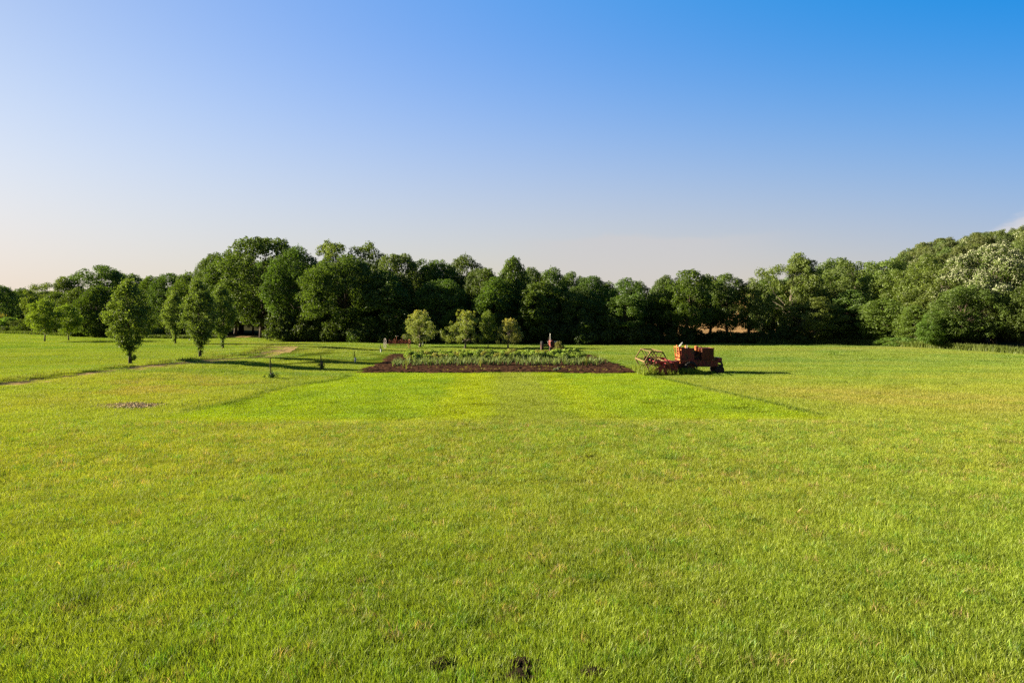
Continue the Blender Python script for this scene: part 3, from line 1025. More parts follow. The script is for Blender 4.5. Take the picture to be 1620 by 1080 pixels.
# ---- the woodland edge, left to right
GW = 'trees along the edge of the woodland'
L_ = [
    ('broad0', 3, 216, 450, 62, 'tree cut off by the left edge of the picture'),
    ('broad1', 40, 236, 456, 60, 'low rounded tree behind the pale young tree at far left'),
    ('loose0', 88, 188, 437, 58, 'ragged topped tree rising behind the pale young trees'),
    ('dense0', 92, 172, 462, 66, 'dark rounded tree behind the two pale young trees'),
    ('broad2', 165, 196, 419, 96, 'tall bushy tree behind the left lawn, its top lit from the left'),
    ('dense1', 122, 160, 456, 74, 'dark rounded tree beside the smaller pale young tree'),
    ('dense0', 160, 154, 452, 78, 'dark rounded tree left of the largest upright lawn tree'),
    ('broad3', 210, 205, 430, 62, 'tree whose top shows just above the largest upright lawn tree'),
    ('oval0', 243, 186, 437, 50, 'narrow tree right of the largest upright lawn tree'),
    ('broad0', 270, 180, 431, 66, 'rounded tree between the two large upright lawn trees'),
    ('broad1', 302, 172, 431, 62, 'rounded tree directly behind the second upright lawn tree'),
    ('broad2', 338, 168, 399, 72, 'tall tree at the left shoulder of the biggest oak'),
    ('broad3', 415, 152, 371, 142, 'biggest tree of the woodland, a towering broad oak at left of centre'),
    ('broad0', 372, 160, 396, 80, 'dense tree against the left side of the towering broad oak'),
    ('broad1', 470, 148, 391, 92, 'tall dark tree against the right side of the towering broad oak'),
    ('loose1', 528, 160, 378, 84, 'loose crowned tall tree whose airy top stands above the dark wall of trees'),
    ('loose2', 574, 158, 383, 74, 'airy topped tree right of the tallest loose crowned tree'),
    ('broad2', 548, 144, 402, 112, 'massive dark tree below the two airy treetops'),
    ('broad3', 628, 152, 397, 84, 'round topped tree above the rusty hay rake'),
    ('oval1', 612, 142, 428, 90, 'dark tree behind the rusty hay rake'),
    ('oval2', 658, 158, 408, 54, 'small rounded treetop above the first fruit tree'),
    ('broad0', 704, 154, 409, 78, 'tree with sunlit left side above the gap between the first two fruit trees'),
    ('broad1', 738, 160, 403, 76, 'round topped tree above the wide fruit tree'),
    ('broad2', 692, 142, 440, 92, 'bright leafed tree behind the first fruit tree'),
    ('broad3', 762, 146, 420, 78, 'dark tree behind the wide fruit tree'),
    ('oval0', 810, 144, 406, 58, 'pointed tree above the smallest fruit tree, tallest near the centre'),
    ('broad0', 836, 152, 422, 60, 'rounded tree right of the pointed central tree'),
    ('oval1', 788, 140, 438, 78, 'dark lower tree behind the smallest fruit tree'),
    ('broad1', 872, 150, 424, 66, 'rounded tree above the red tractor'),
    ('broad2', 905, 154, 429, 62, 'rounded tree right above the red tractor, lit on its left'),
    ('oval2', 858, 139, 442, 76, 'dark tree right behind the red tractor'),
    ('broad3', 940, 146, 433, 56, 'small domed tree with a clear round top right of the tractor'),
    ('oval0', 960, 154, 446, 50, 'low treetop at the dip in the skyline'),
    ('broad0', 918, 140, 452, 76, 'dark tree right of the red tractor, in deep shade'),
    ('oval1', 992, 141, 439, 60, 'rounded tree just right of the dip in the skyline'),
    ('broad1', 1014, 150, 445, 48, 'low tree filling in behind the dip in the skyline'),
    ('oval2', 982, 136, 464, 62, 'dark low tree behind the reel of the old combine'),
    ('broad2', 1062, 148, 434, 56, 'tree whose top stands above the daylight gap over the combine'),
    ('high0', 1086, 134, 426, 84, 'spreading tree with daylight under its limbs, above the old combine'),
    ('oval0', 1046, 142, 442, 52, 'narrow tree left of the spreading tree over the combine'),
    ('high1', 1122, 138, 434, 56, 'slender tree right of the spreading tree over the combine'),
    ('high0', 1152, 134, 432, 68, 'domed tree with bare trunk just right of the old combine'),
    ('high1', 1186, 131, 443, 58, 'low tree on thin trunks in front of the tan field'),
    ('broad3', 1206, 142, 449, 46, 'lowest treetop left of the tall ragged tree at right'),
    ('loose0', 1246, 134, 401, 88, 'tall ragged tree with an airy top at right of centre'),
    ('loose1', 1280, 132, 403, 70, 'tall airy tree close to the right of the ragged one'),
    ('broad0', 1312, 136, 407, 74, 'tall green tree over the patch of bare tan ground'),
    ('loose0', 1288, 124, 470, 80, 'lower spreading tree on a straight trunk in front of the bare tan ground'),
    ('loose2', 1352, 128, 409, 80, 'loose pale green tree left of the wooded hill'),
    ('oval1', 1344, 119, 458, 66, 'leaning bright green tree at the start of the weedy border'),
    ('loose1', 1394, 122, 406, 92, 'tall pale green tree at the foot of the wooded hill'),
    ('loose2', 1432, 116, 424, 84, 'bright green tree in front of the wooded hill, left of the blossoming tree'),
    ('loose0', 1466, 114, 405, 88, 'thin branched tree left of the blossoming tree'),
    ('oval2', 1396, 112, 470, 80, 'low dark tree above the weedy border'),
    ('loose1', 1500, 108, 418, 92, 'full green tree just left of the blossoming tree'),
    ('oval0', 1452, 106, 482, 70, 'low bushy tree standing in the weedy border'),
    ('bloom0', 1572, 104, 384, 132, 'white blossoming tree at the right, its crown covered in cream flowers'),
    ('broad0', 1528, 100, 450, 108, 'wide fresh green tree in front of the blossoming tree, reaching to the ground'),
    ('broad1', 1618, 97, 452, 90, 'deep green tree below the blossoms at the right edge'),
    ('broad2', 1660, 100, 402, 120, 'tree cut off by the right edge of the picture'),
    ('oval1', 1482, 101, 492, 66, 'low leafy tree reaching the ground, left of the wide fresh green one'),
]
for key, px, d, top, w, lab in L_:
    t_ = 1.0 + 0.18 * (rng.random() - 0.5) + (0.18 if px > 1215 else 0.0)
    by_px(key, px, d, top, w, lab, GW, tint=t_)

# ---- deeper woodland: filling trees that only peep between the front ones
GB = 'trees deep in the woodland'
for px in np.arange(250, 1010, 26):
    for row in range(2):
        p = px + rng.uniform(-9, 9)
        d = np.interp(p, [250, 400, 1000], [205, 178, 160]) + row * 12 + rng.uniform(-4, 4)
        by_px(random.choice(['broad0', 'broad1', 'oval0', 'oval1', 'oval2']), p, d, np.interp(p, [250, 330, 420, 600, 700, 980], [452, 432, 402, 424, 434, 462]) + rng.uniform(0, 10), 62, 'dark green tree deep in the woodland behind the garden', GB, tint=0.9)
for px in np.arange(1215, 1620, 34):
    p = px + rng.uniform(-9, 9)
    d = np.interp(p, [1215, 1620], [150, 122]) + rng.uniform(-3, 5)
    by_px(random.choice(['broad0', 'broad3', 'oval1', 'oval2']), p, d, np.interp(p, [1215, 1400, 1620], [432, 420, 405]) + rng.uniform(0, 10), 70, 'green tree packed behind the front row at the foot of the hill', 'trees at the foot of the hill', tint=1.1)
# ---- undergrowth: shrubs at the woodland's foot
GU = 'shaded undergrowth along the woodland edge'
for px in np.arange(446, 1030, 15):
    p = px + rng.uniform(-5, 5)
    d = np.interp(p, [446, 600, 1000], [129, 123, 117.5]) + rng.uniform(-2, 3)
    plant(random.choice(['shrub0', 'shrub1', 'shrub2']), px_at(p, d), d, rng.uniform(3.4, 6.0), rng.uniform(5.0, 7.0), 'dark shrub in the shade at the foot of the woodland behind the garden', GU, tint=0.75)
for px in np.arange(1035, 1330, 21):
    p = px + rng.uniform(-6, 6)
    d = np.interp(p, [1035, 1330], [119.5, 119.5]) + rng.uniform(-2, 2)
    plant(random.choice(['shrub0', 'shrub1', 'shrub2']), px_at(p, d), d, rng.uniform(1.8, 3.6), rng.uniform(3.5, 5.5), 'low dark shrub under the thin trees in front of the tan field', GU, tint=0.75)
for px in list(np.arange(1320, 1470, 24)):
    p = px + rng.uniform(-8, 8)
    d = np.interp(p, [1320, 1620], [119, 96]) + rng.uniform(-1, 2)
    plant(random.choice(['shrub0', 'shrub1', 'shrub2']), px_at(p, d), d, rng.uniform(1.8, 3.4), rng.uniform(3.5, 5.2), 'leafy shrub behind the weedy border at right', 'shrubs behind the weedy border', tint=1.1)
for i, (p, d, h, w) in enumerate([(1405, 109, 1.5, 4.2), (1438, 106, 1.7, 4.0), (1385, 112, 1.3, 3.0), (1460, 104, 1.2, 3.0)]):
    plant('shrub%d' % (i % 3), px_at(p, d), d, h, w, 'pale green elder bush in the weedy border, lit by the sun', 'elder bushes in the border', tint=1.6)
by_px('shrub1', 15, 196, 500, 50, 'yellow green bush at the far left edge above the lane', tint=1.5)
by_px('shrub2', 2, 200, 497, 32, 'golden bush cut off by the left edge of the picture', green=(0.22, 0.2, 0.05))
for p, d, top in ((128, 165, 523), (150, 160, 525), (163, 158, 527), (176, 157, 526), (118, 166, 527), (196, 160, 520), (250, 152, 518), (225, 156, 519)):
    by_px(random.choice(['shrub0', 'shrub1']), p, d, top, 18, 'small round bush at the edge of the left lawn under the dark trees', 'small bushes at the edge of the left lawn', tint=1.2)
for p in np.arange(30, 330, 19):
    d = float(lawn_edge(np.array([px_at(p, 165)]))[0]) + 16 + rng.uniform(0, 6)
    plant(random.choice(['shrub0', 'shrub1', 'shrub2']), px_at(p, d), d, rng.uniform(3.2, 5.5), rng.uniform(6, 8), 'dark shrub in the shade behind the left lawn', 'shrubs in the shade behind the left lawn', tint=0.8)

# ---- the wooded hill
GH = 'trees covering the hill'
nh = 0
for _ in range(14000):
    y = rng.uniform(126, 262)
    x = rng.uniform(60, 260)
    if not (1325 < 810 + x / y * FPX < 1720):
        continue
    if any((x - a) ** 2 + (y - b) ** 2 < 22 for a, b in globals().setdefault('HILL', [])):
        continue
    if 0.66 * y - x - 18 > 4:
        continue
    HILL.append((x, y))
    bl = rng.random() < (0.16 if x > 120 else 0.05)
    if bl:
        plant('bloom1', x, y, rng.uniform(8, 11), rng.uniform(6.5, 8.5), 'cream blossoming tree among the green trees on the hill', 'blossoming trees on the hill', tint=1.1)
    else:
        plant('far%d' % rng.integers(0, 3), x, y, rng.uniform(7.5, 11.5), rng.uniform(6.0, 9.0), 'rounded green tree in the woods covering the hill at right', GH, tint=rng.uniform(0.85, 1.3))
print('hill trees', len(HILL))
# ---- far hedgerow beyond the stubble field
for p in np.arange(930, 1345, 13):
    d = 330 + rng.uniform(-10, 10)
    by_px('far%d' % rng.integers(0, 3), p, d, 482 + rng.uniform(-4, 4), 24, 'distant hedgerow tree beyond the tan stubble field', 'hedgerow trees beyond the stubble field', tint=1.3, name='hedgerow_tree')
for p in np.arange(-20, 110, 15):
    d = 300 + rng.uniform(-10, 20)
    by_px('far%d' % rng.integers(0, 3), p, d, 460 + rng.uniform(-4, 5), 40, 'distant tree beyond the far left edge of the meadow', 'distant trees at far left', tint=1.1, name='distant_tree')
# ---------------------------------------------------------------- machines
mat('red_paint', (0.21, 0.028, 0.022), rough=0.6, rgb2=(0.085, 0.034, 0.020), nscale=3.0, spec=0.35)
mat('deep_red_paint', (0.24, 0.020, 0.028), rough=0.5, rgb2=(0.12, 0.018, 0.02), nscale=2.5, spec=0.4)
mat('rust', (0.140, 0.044, 0.026), rough=0.9, rgb2=(0.070, 0.034, 0.022), nscale=4.0, spec=0.15)
mat('orange_paint', (0.52, 0.145, 0.040), rough=0.6, rgb2=(0.34, 0.095, 0.035), nscale=3.0)  # sunlight put into the colour: the lit parts of the red combine
mat('dark_iron', (0.045, 0.034, 0.030), rough=0.8, rgb2=(0.09, 0.05, 0.033), nscale=5.0, spec=0.2)
mat('rubber', (0.030, 0.028, 0.027), rough=0.9, spec=0.15)
mat('old_wood', (0.20, 0.135, 0.065), rough=0.95, noise=0.45, nscale=6.0, spec=0.1)
mat('bare_steel', (0.52, 0.50, 0.46), rough=0.45, metal=0.6, noise=0.3, nscale=6)
mat('iron_grey', (0.34, 0.30, 0.26), rough=0.7, noise=0.4, nscale=5)
mat('bright_rust', (0.30, 0.115, 0.065), rough=0.9, rgb2=(0.17, 0.065, 0.04), nscale=4.0, spec=0.15)
mat('white_paint', (0.72, 0.71, 0.66), rough=0.7, noise=0.2)
M = MATS


def wheel(name, c, r, w, parent, rim_mat, k=28, lugs=0, spokes=6, axis='Y', solid=True):
    """thing > wheel (hub and spokes) > tyre, rim"""
    c = Vector(c)
    hub = MB()
    hub.lathe([(-w * .42, 0.001), (-w * .42, r * .16), (w * .42, r * .16), (w * .42, 0.001)], c, axis, 14)
    for i in range(spokes):
        t = 2 * math.pi * i / spokes
        d = Vector((math.cos(t), 0, math.sin(t))) if axis == 'Y' else Vector((0, math.cos(t), math.sin(t)))
        hub.tube([c + d * r * .12, c + d * r * .60], r * .05, 5)
    if solid:
        hub.lathe([(-w * .12, 0.001), (-w * .16, r * .3), (-w * .05, r * .62), (w * .05, r * .62), (w * .16, r * .3), (w * .12, 0.001)], c, axis, k)
    h = hub.build(name, rim_mat, parent)
    rim = MB().lathe([(-w * .36, r * .66), (-w * .30, r * .57), (w * .30, r * .57), (w * .36, r * .66)], c, axis, k)
    rim.build('rim', rim_mat, h, True)
    ty = MB()
    ty.lathe([(-w * .38, r * .64), (-w * .5, r * .74), (-w * .5, r * .88), (-w * .40, r * .97), (-w * .2, r), (w * .2, r), (w * .40, r * .97), (w * .5, r * .88), (w * .5, r * .74), (w * .38, r * .64)], c, axis, k)
    for i in range(lugs):
        t = 2 * math.pi * i / lugs
        s = 1 if i % 2 else -1
        d = Vector((math.cos(t), 0, math.sin(t))) if axis == 'Y' else Vector((0, math.cos(t), math.sin(t)))
        ax = Vector((0, 1, 0)) if axis == 'Y' else Vector((1, 0, 0))
        tn = d.cross(ax)
        ty.tube([c + d * r * 0.985 + ax * s * w * .05, c + d * r * 0.97 + ax * s * w * .46 + tn * r * .10], r * .035, 4)
    ty.build('tyre', M['rubber'], h, True)
    return h


def combine():
    X0, Y0 = px_at(1070, 59.0), 59.0                 # front of the platform
    e = empty('combine_harvester', (X0, Y0, hz1(X0 + 1.5, Y0) - 0.02))
    tag(e, 'old rusty red combine harvester with slatted reel, right of the garden bed', 'combine harvester')
    e.rotation_euler.z = R(-1.5)
    # --- reel in front: six wooden bats on spidered arms, turned about a cross shaft
    rc, rr = Vector((-2.15, 0, 1.12)), 0.98
    ry = (-2.5, 2.5)
    sh = MB()
    sh.tube([(rc.x, ry[0] - .15, rc.z), (rc.x, ry[1] + .15, rc.z)], 0.05, 8)
    reel = sh.build('reel', M['deep_red_paint'], e)
    for i in range(6):
        t = 2 * math.pi * (i + 0.97) / 6
        d = Vector((math.cos(t), 0, math.sin(t)))
        q = rc + d * rr
        b = MB()
        b.box((q.x, 0, q.z), (0.035, ry[1] - ry[0] + 0.1, 0.12), ('Y', -t + 0.35))
        b.build('bat', M['old_wood'], reel)
    for yy in (ry[0], -0.8, 0.8, ry[1]):
        a = MB()
        for i in range(6):
            t = 2 * math.pi * (i + 0.97) / 6
            d = Vector((math.cos(t), 0, math.sin(t)))
            t2 = 2 * math.pi * (i + 1.97) / 6
            d2 = Vector((math.cos(t2), 0, math.sin(t2)))
            a.tube([rc + Vector((0, yy, 0)), rc + Vector((0, yy, 0)) + d * rr], 0.035, 5)
            if yy in ry:
                a.tube([rc + Vector((0, yy, 0)) + d * rr, rc + Vector((0, yy, 0)) + d2 * rr], 0.055, 6)
        a.lathe([(yy - .05, 0.001), (yy - .05, 0.22), (yy + .05, 0.22), (yy + .05, 0.001)], (rc.x, 0, rc.z), 'Y', 14)
        a.build('reel_spider', M['old_wood'] if yy in ry else M['dark_iron'], reel)
        if yy == ry[0]:
            p = MB().box((rc.x + 0.04, yy - 0.085, rc.z + 0.03), (0.34, 0.05, 0.16), None, 0, 1, 0.03)
            p.build('bearing_block', M['orange_paint'], reel)
    # --- header: pan, back sheet, cutter bar, dividers, auger
    hd = MB()
    hd.add([(-2.55, -2.65, 0.16), (-2.55, 2.65, 0.16), (-1.0, 2.65, 0.18), (-1.0, -2.65, 0.18), (-0.55, 2.65, 0.5), (-0.55, -2.65, 0.5), (-0.5, 2.65, 1.1), (-0.5, -2.65, 1.1), (-0.42, 2.65, 1.1), (-0.42, -2.65, 1.1), (-0.9, 2.65, 0.1), (-0.9, -2.65, 0.1), (-2.5, 2.65, 0.09), (-2.5, -2.65, 0.09)],
           [(0, 3, 2, 1), (3, 5, 4, 2), (5, 7, 6, 4), (7, 9, 8, 6), (9, 11, 10, 8), (11, 13, 12, 10), (13, 0, 1, 12)])
    header = hd.build('header', M['deep_red_paint'], e)
    for yy, sg in ((-2.68, -1), (2.68, 1)):
        sp = MB()
        sp.add([(-2.9, yy, 0.14), (-2.2, yy, 0.62), (-1.5, yy, 0.98), (-0.45, yy, 1.15), (-0.40, yy, 0.14)] + [(x, yy + sg * 0.05, z) for x, z in ((-2.9, .14), (-2.2, .62), (-1.5, .98), (-.45, 1.15), (-.4, .14))],
               [(0, 1, 2, 3, 4), (9, 8, 7, 6, 5), (0, 5, 6, 1), (1, 6, 7, 2), (2, 7, 8, 3), (3, 8, 9, 4), (4, 9, 5, 0)])
        sp.build('end_panel', M['deep_red_paint'], header)
        dv = MB().tube([(-3.25, yy, 0.10), (-2.75, yy, 0.2), (-2.0, yy, 0.42)], [0.02, 0.07, 0.09], 7)
        dv.build('divider', M['rust'], header)
    au = MB()
    au.tube([(-0.95, -2.5, 0.52), (-0.95, 2.5, 0.52)], 0.15, 10)
    n = 90
    vs, fs = [], []
    for i in range(n + 1):
        y = -2.45 + 4.9 * i / n
        t = (i / 10.0) * 2 * math.pi * (1 if y < 0 else -1)
        for r_, in ((0.14,), (0.29,)):
            vs.append((-0.95 + r_ * math.cos(t), y, 0.52 + r_ * math.sin(t)))
        if i:
            b = (i - 1) * 2
            fs.append((b, b + 1, b + 3, b + 2))
    au.add(vs, fs)
    au.build('auger', M['rust'], header)
    # drive pulleys and reel arms on the near end
    for cx, cz, r_ in ((-1.05, 0.82, 0.24), (-0.62, 0.92, 0.20), (-1.45, 0.78, 0.12)):
        p = MB().lathe([(-2.86, 0.001), (-2.86, r_ * .3), (-2.80, r_ * .35), (-2.80, r_ * .85), (-2.85, r_), (-2.75, r_), (-2.75, 0.001)], (cx, 0, cz), 'Y', 20)
        p.build('pulley', M['red_paint'], header)
    for yy in (-2.78, 2.78):
        ar = MB().tube([(rc.x, yy, rc.z), (-1.2, yy, 1.22), (-0.35, yy * 0.96, 1.12)], 0.06, 6)
        ar.box((rc.x + 0.05, yy, rc.z), (0.3, 0.1, 0.16), None, 0, 1, 0.03)
        ar.build('reel_arm', M['deep_red_paint'], header)
    ln = MB().box((rc.x + 0.85, -2.86, 1.02), (0.32, 0.05, 0.13), None, 0, 1, 0.02)
    ln.build('cover_plate', M['orange_paint'], header)
    # feeder house sloping up into the body
    fh = MB()
    fh.add([(-0.5, -0.75, 0.22), (-0.5, 0.75, 0.22), (-0.5, 0.75, 0.95), (-0.5, -0.75, 0.95), (0.9, -0.7, 0.55), (0.9, 0.7, 0.55), (0.9, 0.7, 1.3), (0.9, -0.7, 1.3)],
           [(0, 3, 2, 1), (4, 5, 6, 7), (0, 1, 5, 4), (3, 7, 6, 2), (0, 4, 7, 3), (1, 2, 6, 5)])
    fh.build('feeder_house', M['rust'], e)
    # --- body: separator case, chassis, straw hood
    bd = MB()
    prof = [(0.35, 0.95), (0.35, 1.18), (0.75, 1.22), (2.9, 1.22), (3.35, 1.12), (3.4, 0.78), (3.05, 0.62), (1.5, 0.62), (1.2, 0.78)]
    for a_, b_ in ((-0.85, 0.85),):
        n = len(prof)
        bd.add([(x, a_, z) for x, z in prof] + [(x, b_, z) for x, z in prof], [tuple(range(n)), tuple(range(2 * n - 1, n - 1, -1))] + [(i, n + i, n + (i + 1) % n, (i + 1) % n) for i in range(n)])
    bd.build('body', M['red_paint'], e)
    sl = MB()
    for i in range(5):
        sl.box((1.75 + 0.32 * i, -0.875, 0.92), (0.05, 0.03, 0.5))
    sl.box((2.4, -0.88, 1.19), (1.9, 0.05, 0.06)).box((2.4, -0.88, 0.66), (1.8, 0.05, 0.06))
    sl.build('side_ribs', M['rust'], e)
    # operator's platform with the sunlit-coloured front shield, ladder, seat and steering wheel
    pl = MB()
    pl.box((0.60, 0.0, 1.10), (0.80, 1.76, 0.06)).box((0.20, 0.0, 1.36), (0.05, 1.80, 0.50))
    pl.box((0.20, 0.0, 1.62), (0.09, 1.84, 0.05)).box((0.165, 0.0, 1.36), (0.03, 1.7, 0.04))
    plat = pl.build('platform', M['orange_paint'], e)
    la = MB()
    for y in (-0.90, 0.90):
        la.tube([(0.18, y, 0.85), (0.12, y, 1.62), (0.02, y, 2.26), (0.30, y, 2.24)], 0.045, 6)
    la.tube([(0.24, -0.2, 1.6), (0.14, -0.2, 2.22)], 0.04, 6)
    la.tube([(0.03, -0.9, 2.25), (0.03, 0.9, 2.25)], 0.04, 6)
    for z in (1.82, 2.02):
        la.tube([(0.08, -0.9, z), (0.08, -0.2, z)], 0.035, 5)
    la.build('ladder_frame', M['orange_paint'], e)
    for y in (-0.86, 0.86):
        sp = MB()
        sp.box((0.80, y, 1.66), (1.10, 0.04, 1.06)).box((0.80, y, 2.20), (1.12, 0.07, 0.04)).box((0.78, y * 1.025, 1.66), (0.04, 0.03, 1.0))
        sp.build('side_panel', M['red_paint'], e)
    st = MB()
    st.box((0.62, 0.1, 2.02), (0.42, 0.46, 0.08), None, 0, 1, 0.06).box((0.82, 0.1, 2.22), (0.07, 0.46, 0.36), ('Y', 0.18), 0, 0.85, 0.02).tube([(0.62, 0.1, 1.1), (0.62, 0.1, 2.0)], 0.05, 7).box((0.14, 0.35, 2.32), (0.10, 0.34, 0.20), None, 0, 0.8, 0.03).tube([(0.14, 0.35, 1.6), (0.14, 0.35, 2.3)], 0.035, 6)
    st.build('seat', M['orange_paint'], e)
    sw = MB()
    cen, tilt = Vector((0.33, -0.3, 2.50)), R(50)
    ring = [cen + Vector((0.22 * math.cos(t) * math.cos(tilt), 0.22 * math.sin(t), 0.22 * math.cos(t) * math.sin(tilt))) for t in np.linspace(0, 2 * math.pi, 25)]
    sw.tube(ring, 0.022, 6)
    for t in (0.5, 2.6, 4.7):
        sw.tube([cen, cen + Vector((0.22 * math.cos(t) * math.cos(tilt), 0.22 * math.sin(t), 0.22 * math.cos(t) * math.sin(tilt)))], 0.012, 5)
    swo = sw.build('steering_wheel', M['bare_steel'], e)
    MB().tube([cen, (-0.02, -0.25, 1.2)], 0.03, 6).build('steering_column', M['dark_iron'], swo)
    MB().box((1.12, 0.0, 1.62), (0.42, 1.60, 0.92), None, 0, 1, 0.05).build('tool_box', M['red_paint'], e)
    lv = MB()
    for y, z in ((-0.62, 2.45), (-0.5, 2.38), (-0.1, 2.42)):
        lv.tube([(0.75, y, 1.5), (0.82, y, z)], 0.016, 5)
        lv.lathe([(z - 0.03, 0.001), (z, 0.032), (z + 0.03, 0.001)], (0.82, y, 0), 'Z', 8)
    lv.build('lever', M['bare_steel'], e)
    # engine between platform and grain tank
    en = MB()
    en.box((1.72, 0.1, 1.50), (0.62, 0.85, 0.54), None, 0, 0.92, 0.06).box((1.72, 0.1, 1.86), (0.50, 0.34, 0.18), None, 0, 0.9, 0.04)
    for i in range(4):
        en.tube([(1.53 + 0.13 * i, -0.36, 1.62), (1.53 + 0.13 * i, -0.46, 1.75)], 0.035, 6)
    en.tube([(1.4, -0.30, 1.4), (1.4, -0.50, 1.4)], 0.17, 14)
    eng = en.build('engine', M['dark_iron'], e)
    ac = MB().lathe([(1.95, 0.001), (1.95, 0.13), (2.18, 0.15), (2.22, 0.19), (2.32, 0.19), (2.38, 0.12), (2.40, 0.001)], (1.66, -0.32, 0), 'Z', 16)
    ac.build('air_cleaner', M['orange_paint'], eng)
    ft = MB()
    ft.tube([(1.78, -0.42, 1.98), (2.12, -0.42, 1.98)], 0.17, 14)
    ft.tube([(1.95, -0.42, 2.1), (1.95, -0.42, 2.2)], 0.05, 8)
    ft.build('fuel_tank', M['orange_paint'], eng)
    ex = MB().tube([(2.02, 0.0, 1.75), (2.14, 0.0, 1.95), (2.14, 0.0, 2.36)], 0.045, 8)
    ex.build('exhaust_pipe', M['rust'], eng)
    # grain tank
    gt = MB()
    gt.box((2.50, 0.0, 1.70), (0.98, 1.75, 0.94), None, 0, 1.04, 0.03)
    gt.tube([(1.99, -0.92, 2.18), (3.01, -0.92, 2.18), (3.01, 0.92, 2.18), (1.99, 0.92, 2.18), (1.99, -0.92, 2.18)], 0.035, 6)
    for x in (2.02, 2.34, 2.66, 2.98):
        gt.box((x, -0.90, 1.70), (0.04, 0.04, 0.92))
    gt.build('grain_tank', M['rust'], e)
    # rear axle beam, straw outlet
    so = MB()
    so.box((3.58, 0.0, 1.16), (0.40, 1.3, 0.44), ('Y', 0.1), 0, 1, 0.05).box((3.28, 0, 1.04), (0.5, 1.0, 0.16))
    so.build('straw_hood', M['deep_red_paint'], e)
    ax = MB().tube([(3.72, -0.80, 0.72), (3.72, 0.80, 0.72)], 0.07, 8)
    for y in (-0.80, 0.80):
        ax.tube([(3.62, y, 1.05), (3.76, y, 0.78), (3.70, y, 0.40)], [0.10, 0.09, 0.06], 8)
    ax.build('rear_axle', M['dark_iron'], e)
    for y in (-0.92, 0.92):
        wheel('rear_wheel', (3.52, y, 0.36), 0.37, 0.2, e, M['dark_iron'], 22, 16, 5)
    fa = MB().tube([(0.95, -1.1, 0.62), (0.95, 1.1, 0.62)], 0.09, 8)
    fa.build('drive_axle', M['dark_iron'], e)
    for y in (-1.05, 1.05):
        wheel('drive_wheel', (1.05, y * 0.92, 0.52), 0.56, 0.34, e, M['rust'], 28, 22, 6)
    bt = MB()
    for (ax_, az_), (bx_, bz_) in (((-1.05, 1.06), (1.4, 1.56)), ((-1.05, 0.58), (1.4, 1.24))):
        bt.tube([(ax_, -2.8, az_), (bx_ - 0.9, -1.2, bz_ - 0.25), (bx_, -0.5, bz_)], 0.018, 4)
    bt.build('drive_belt', M['rubber'], e)
    return e


combine()


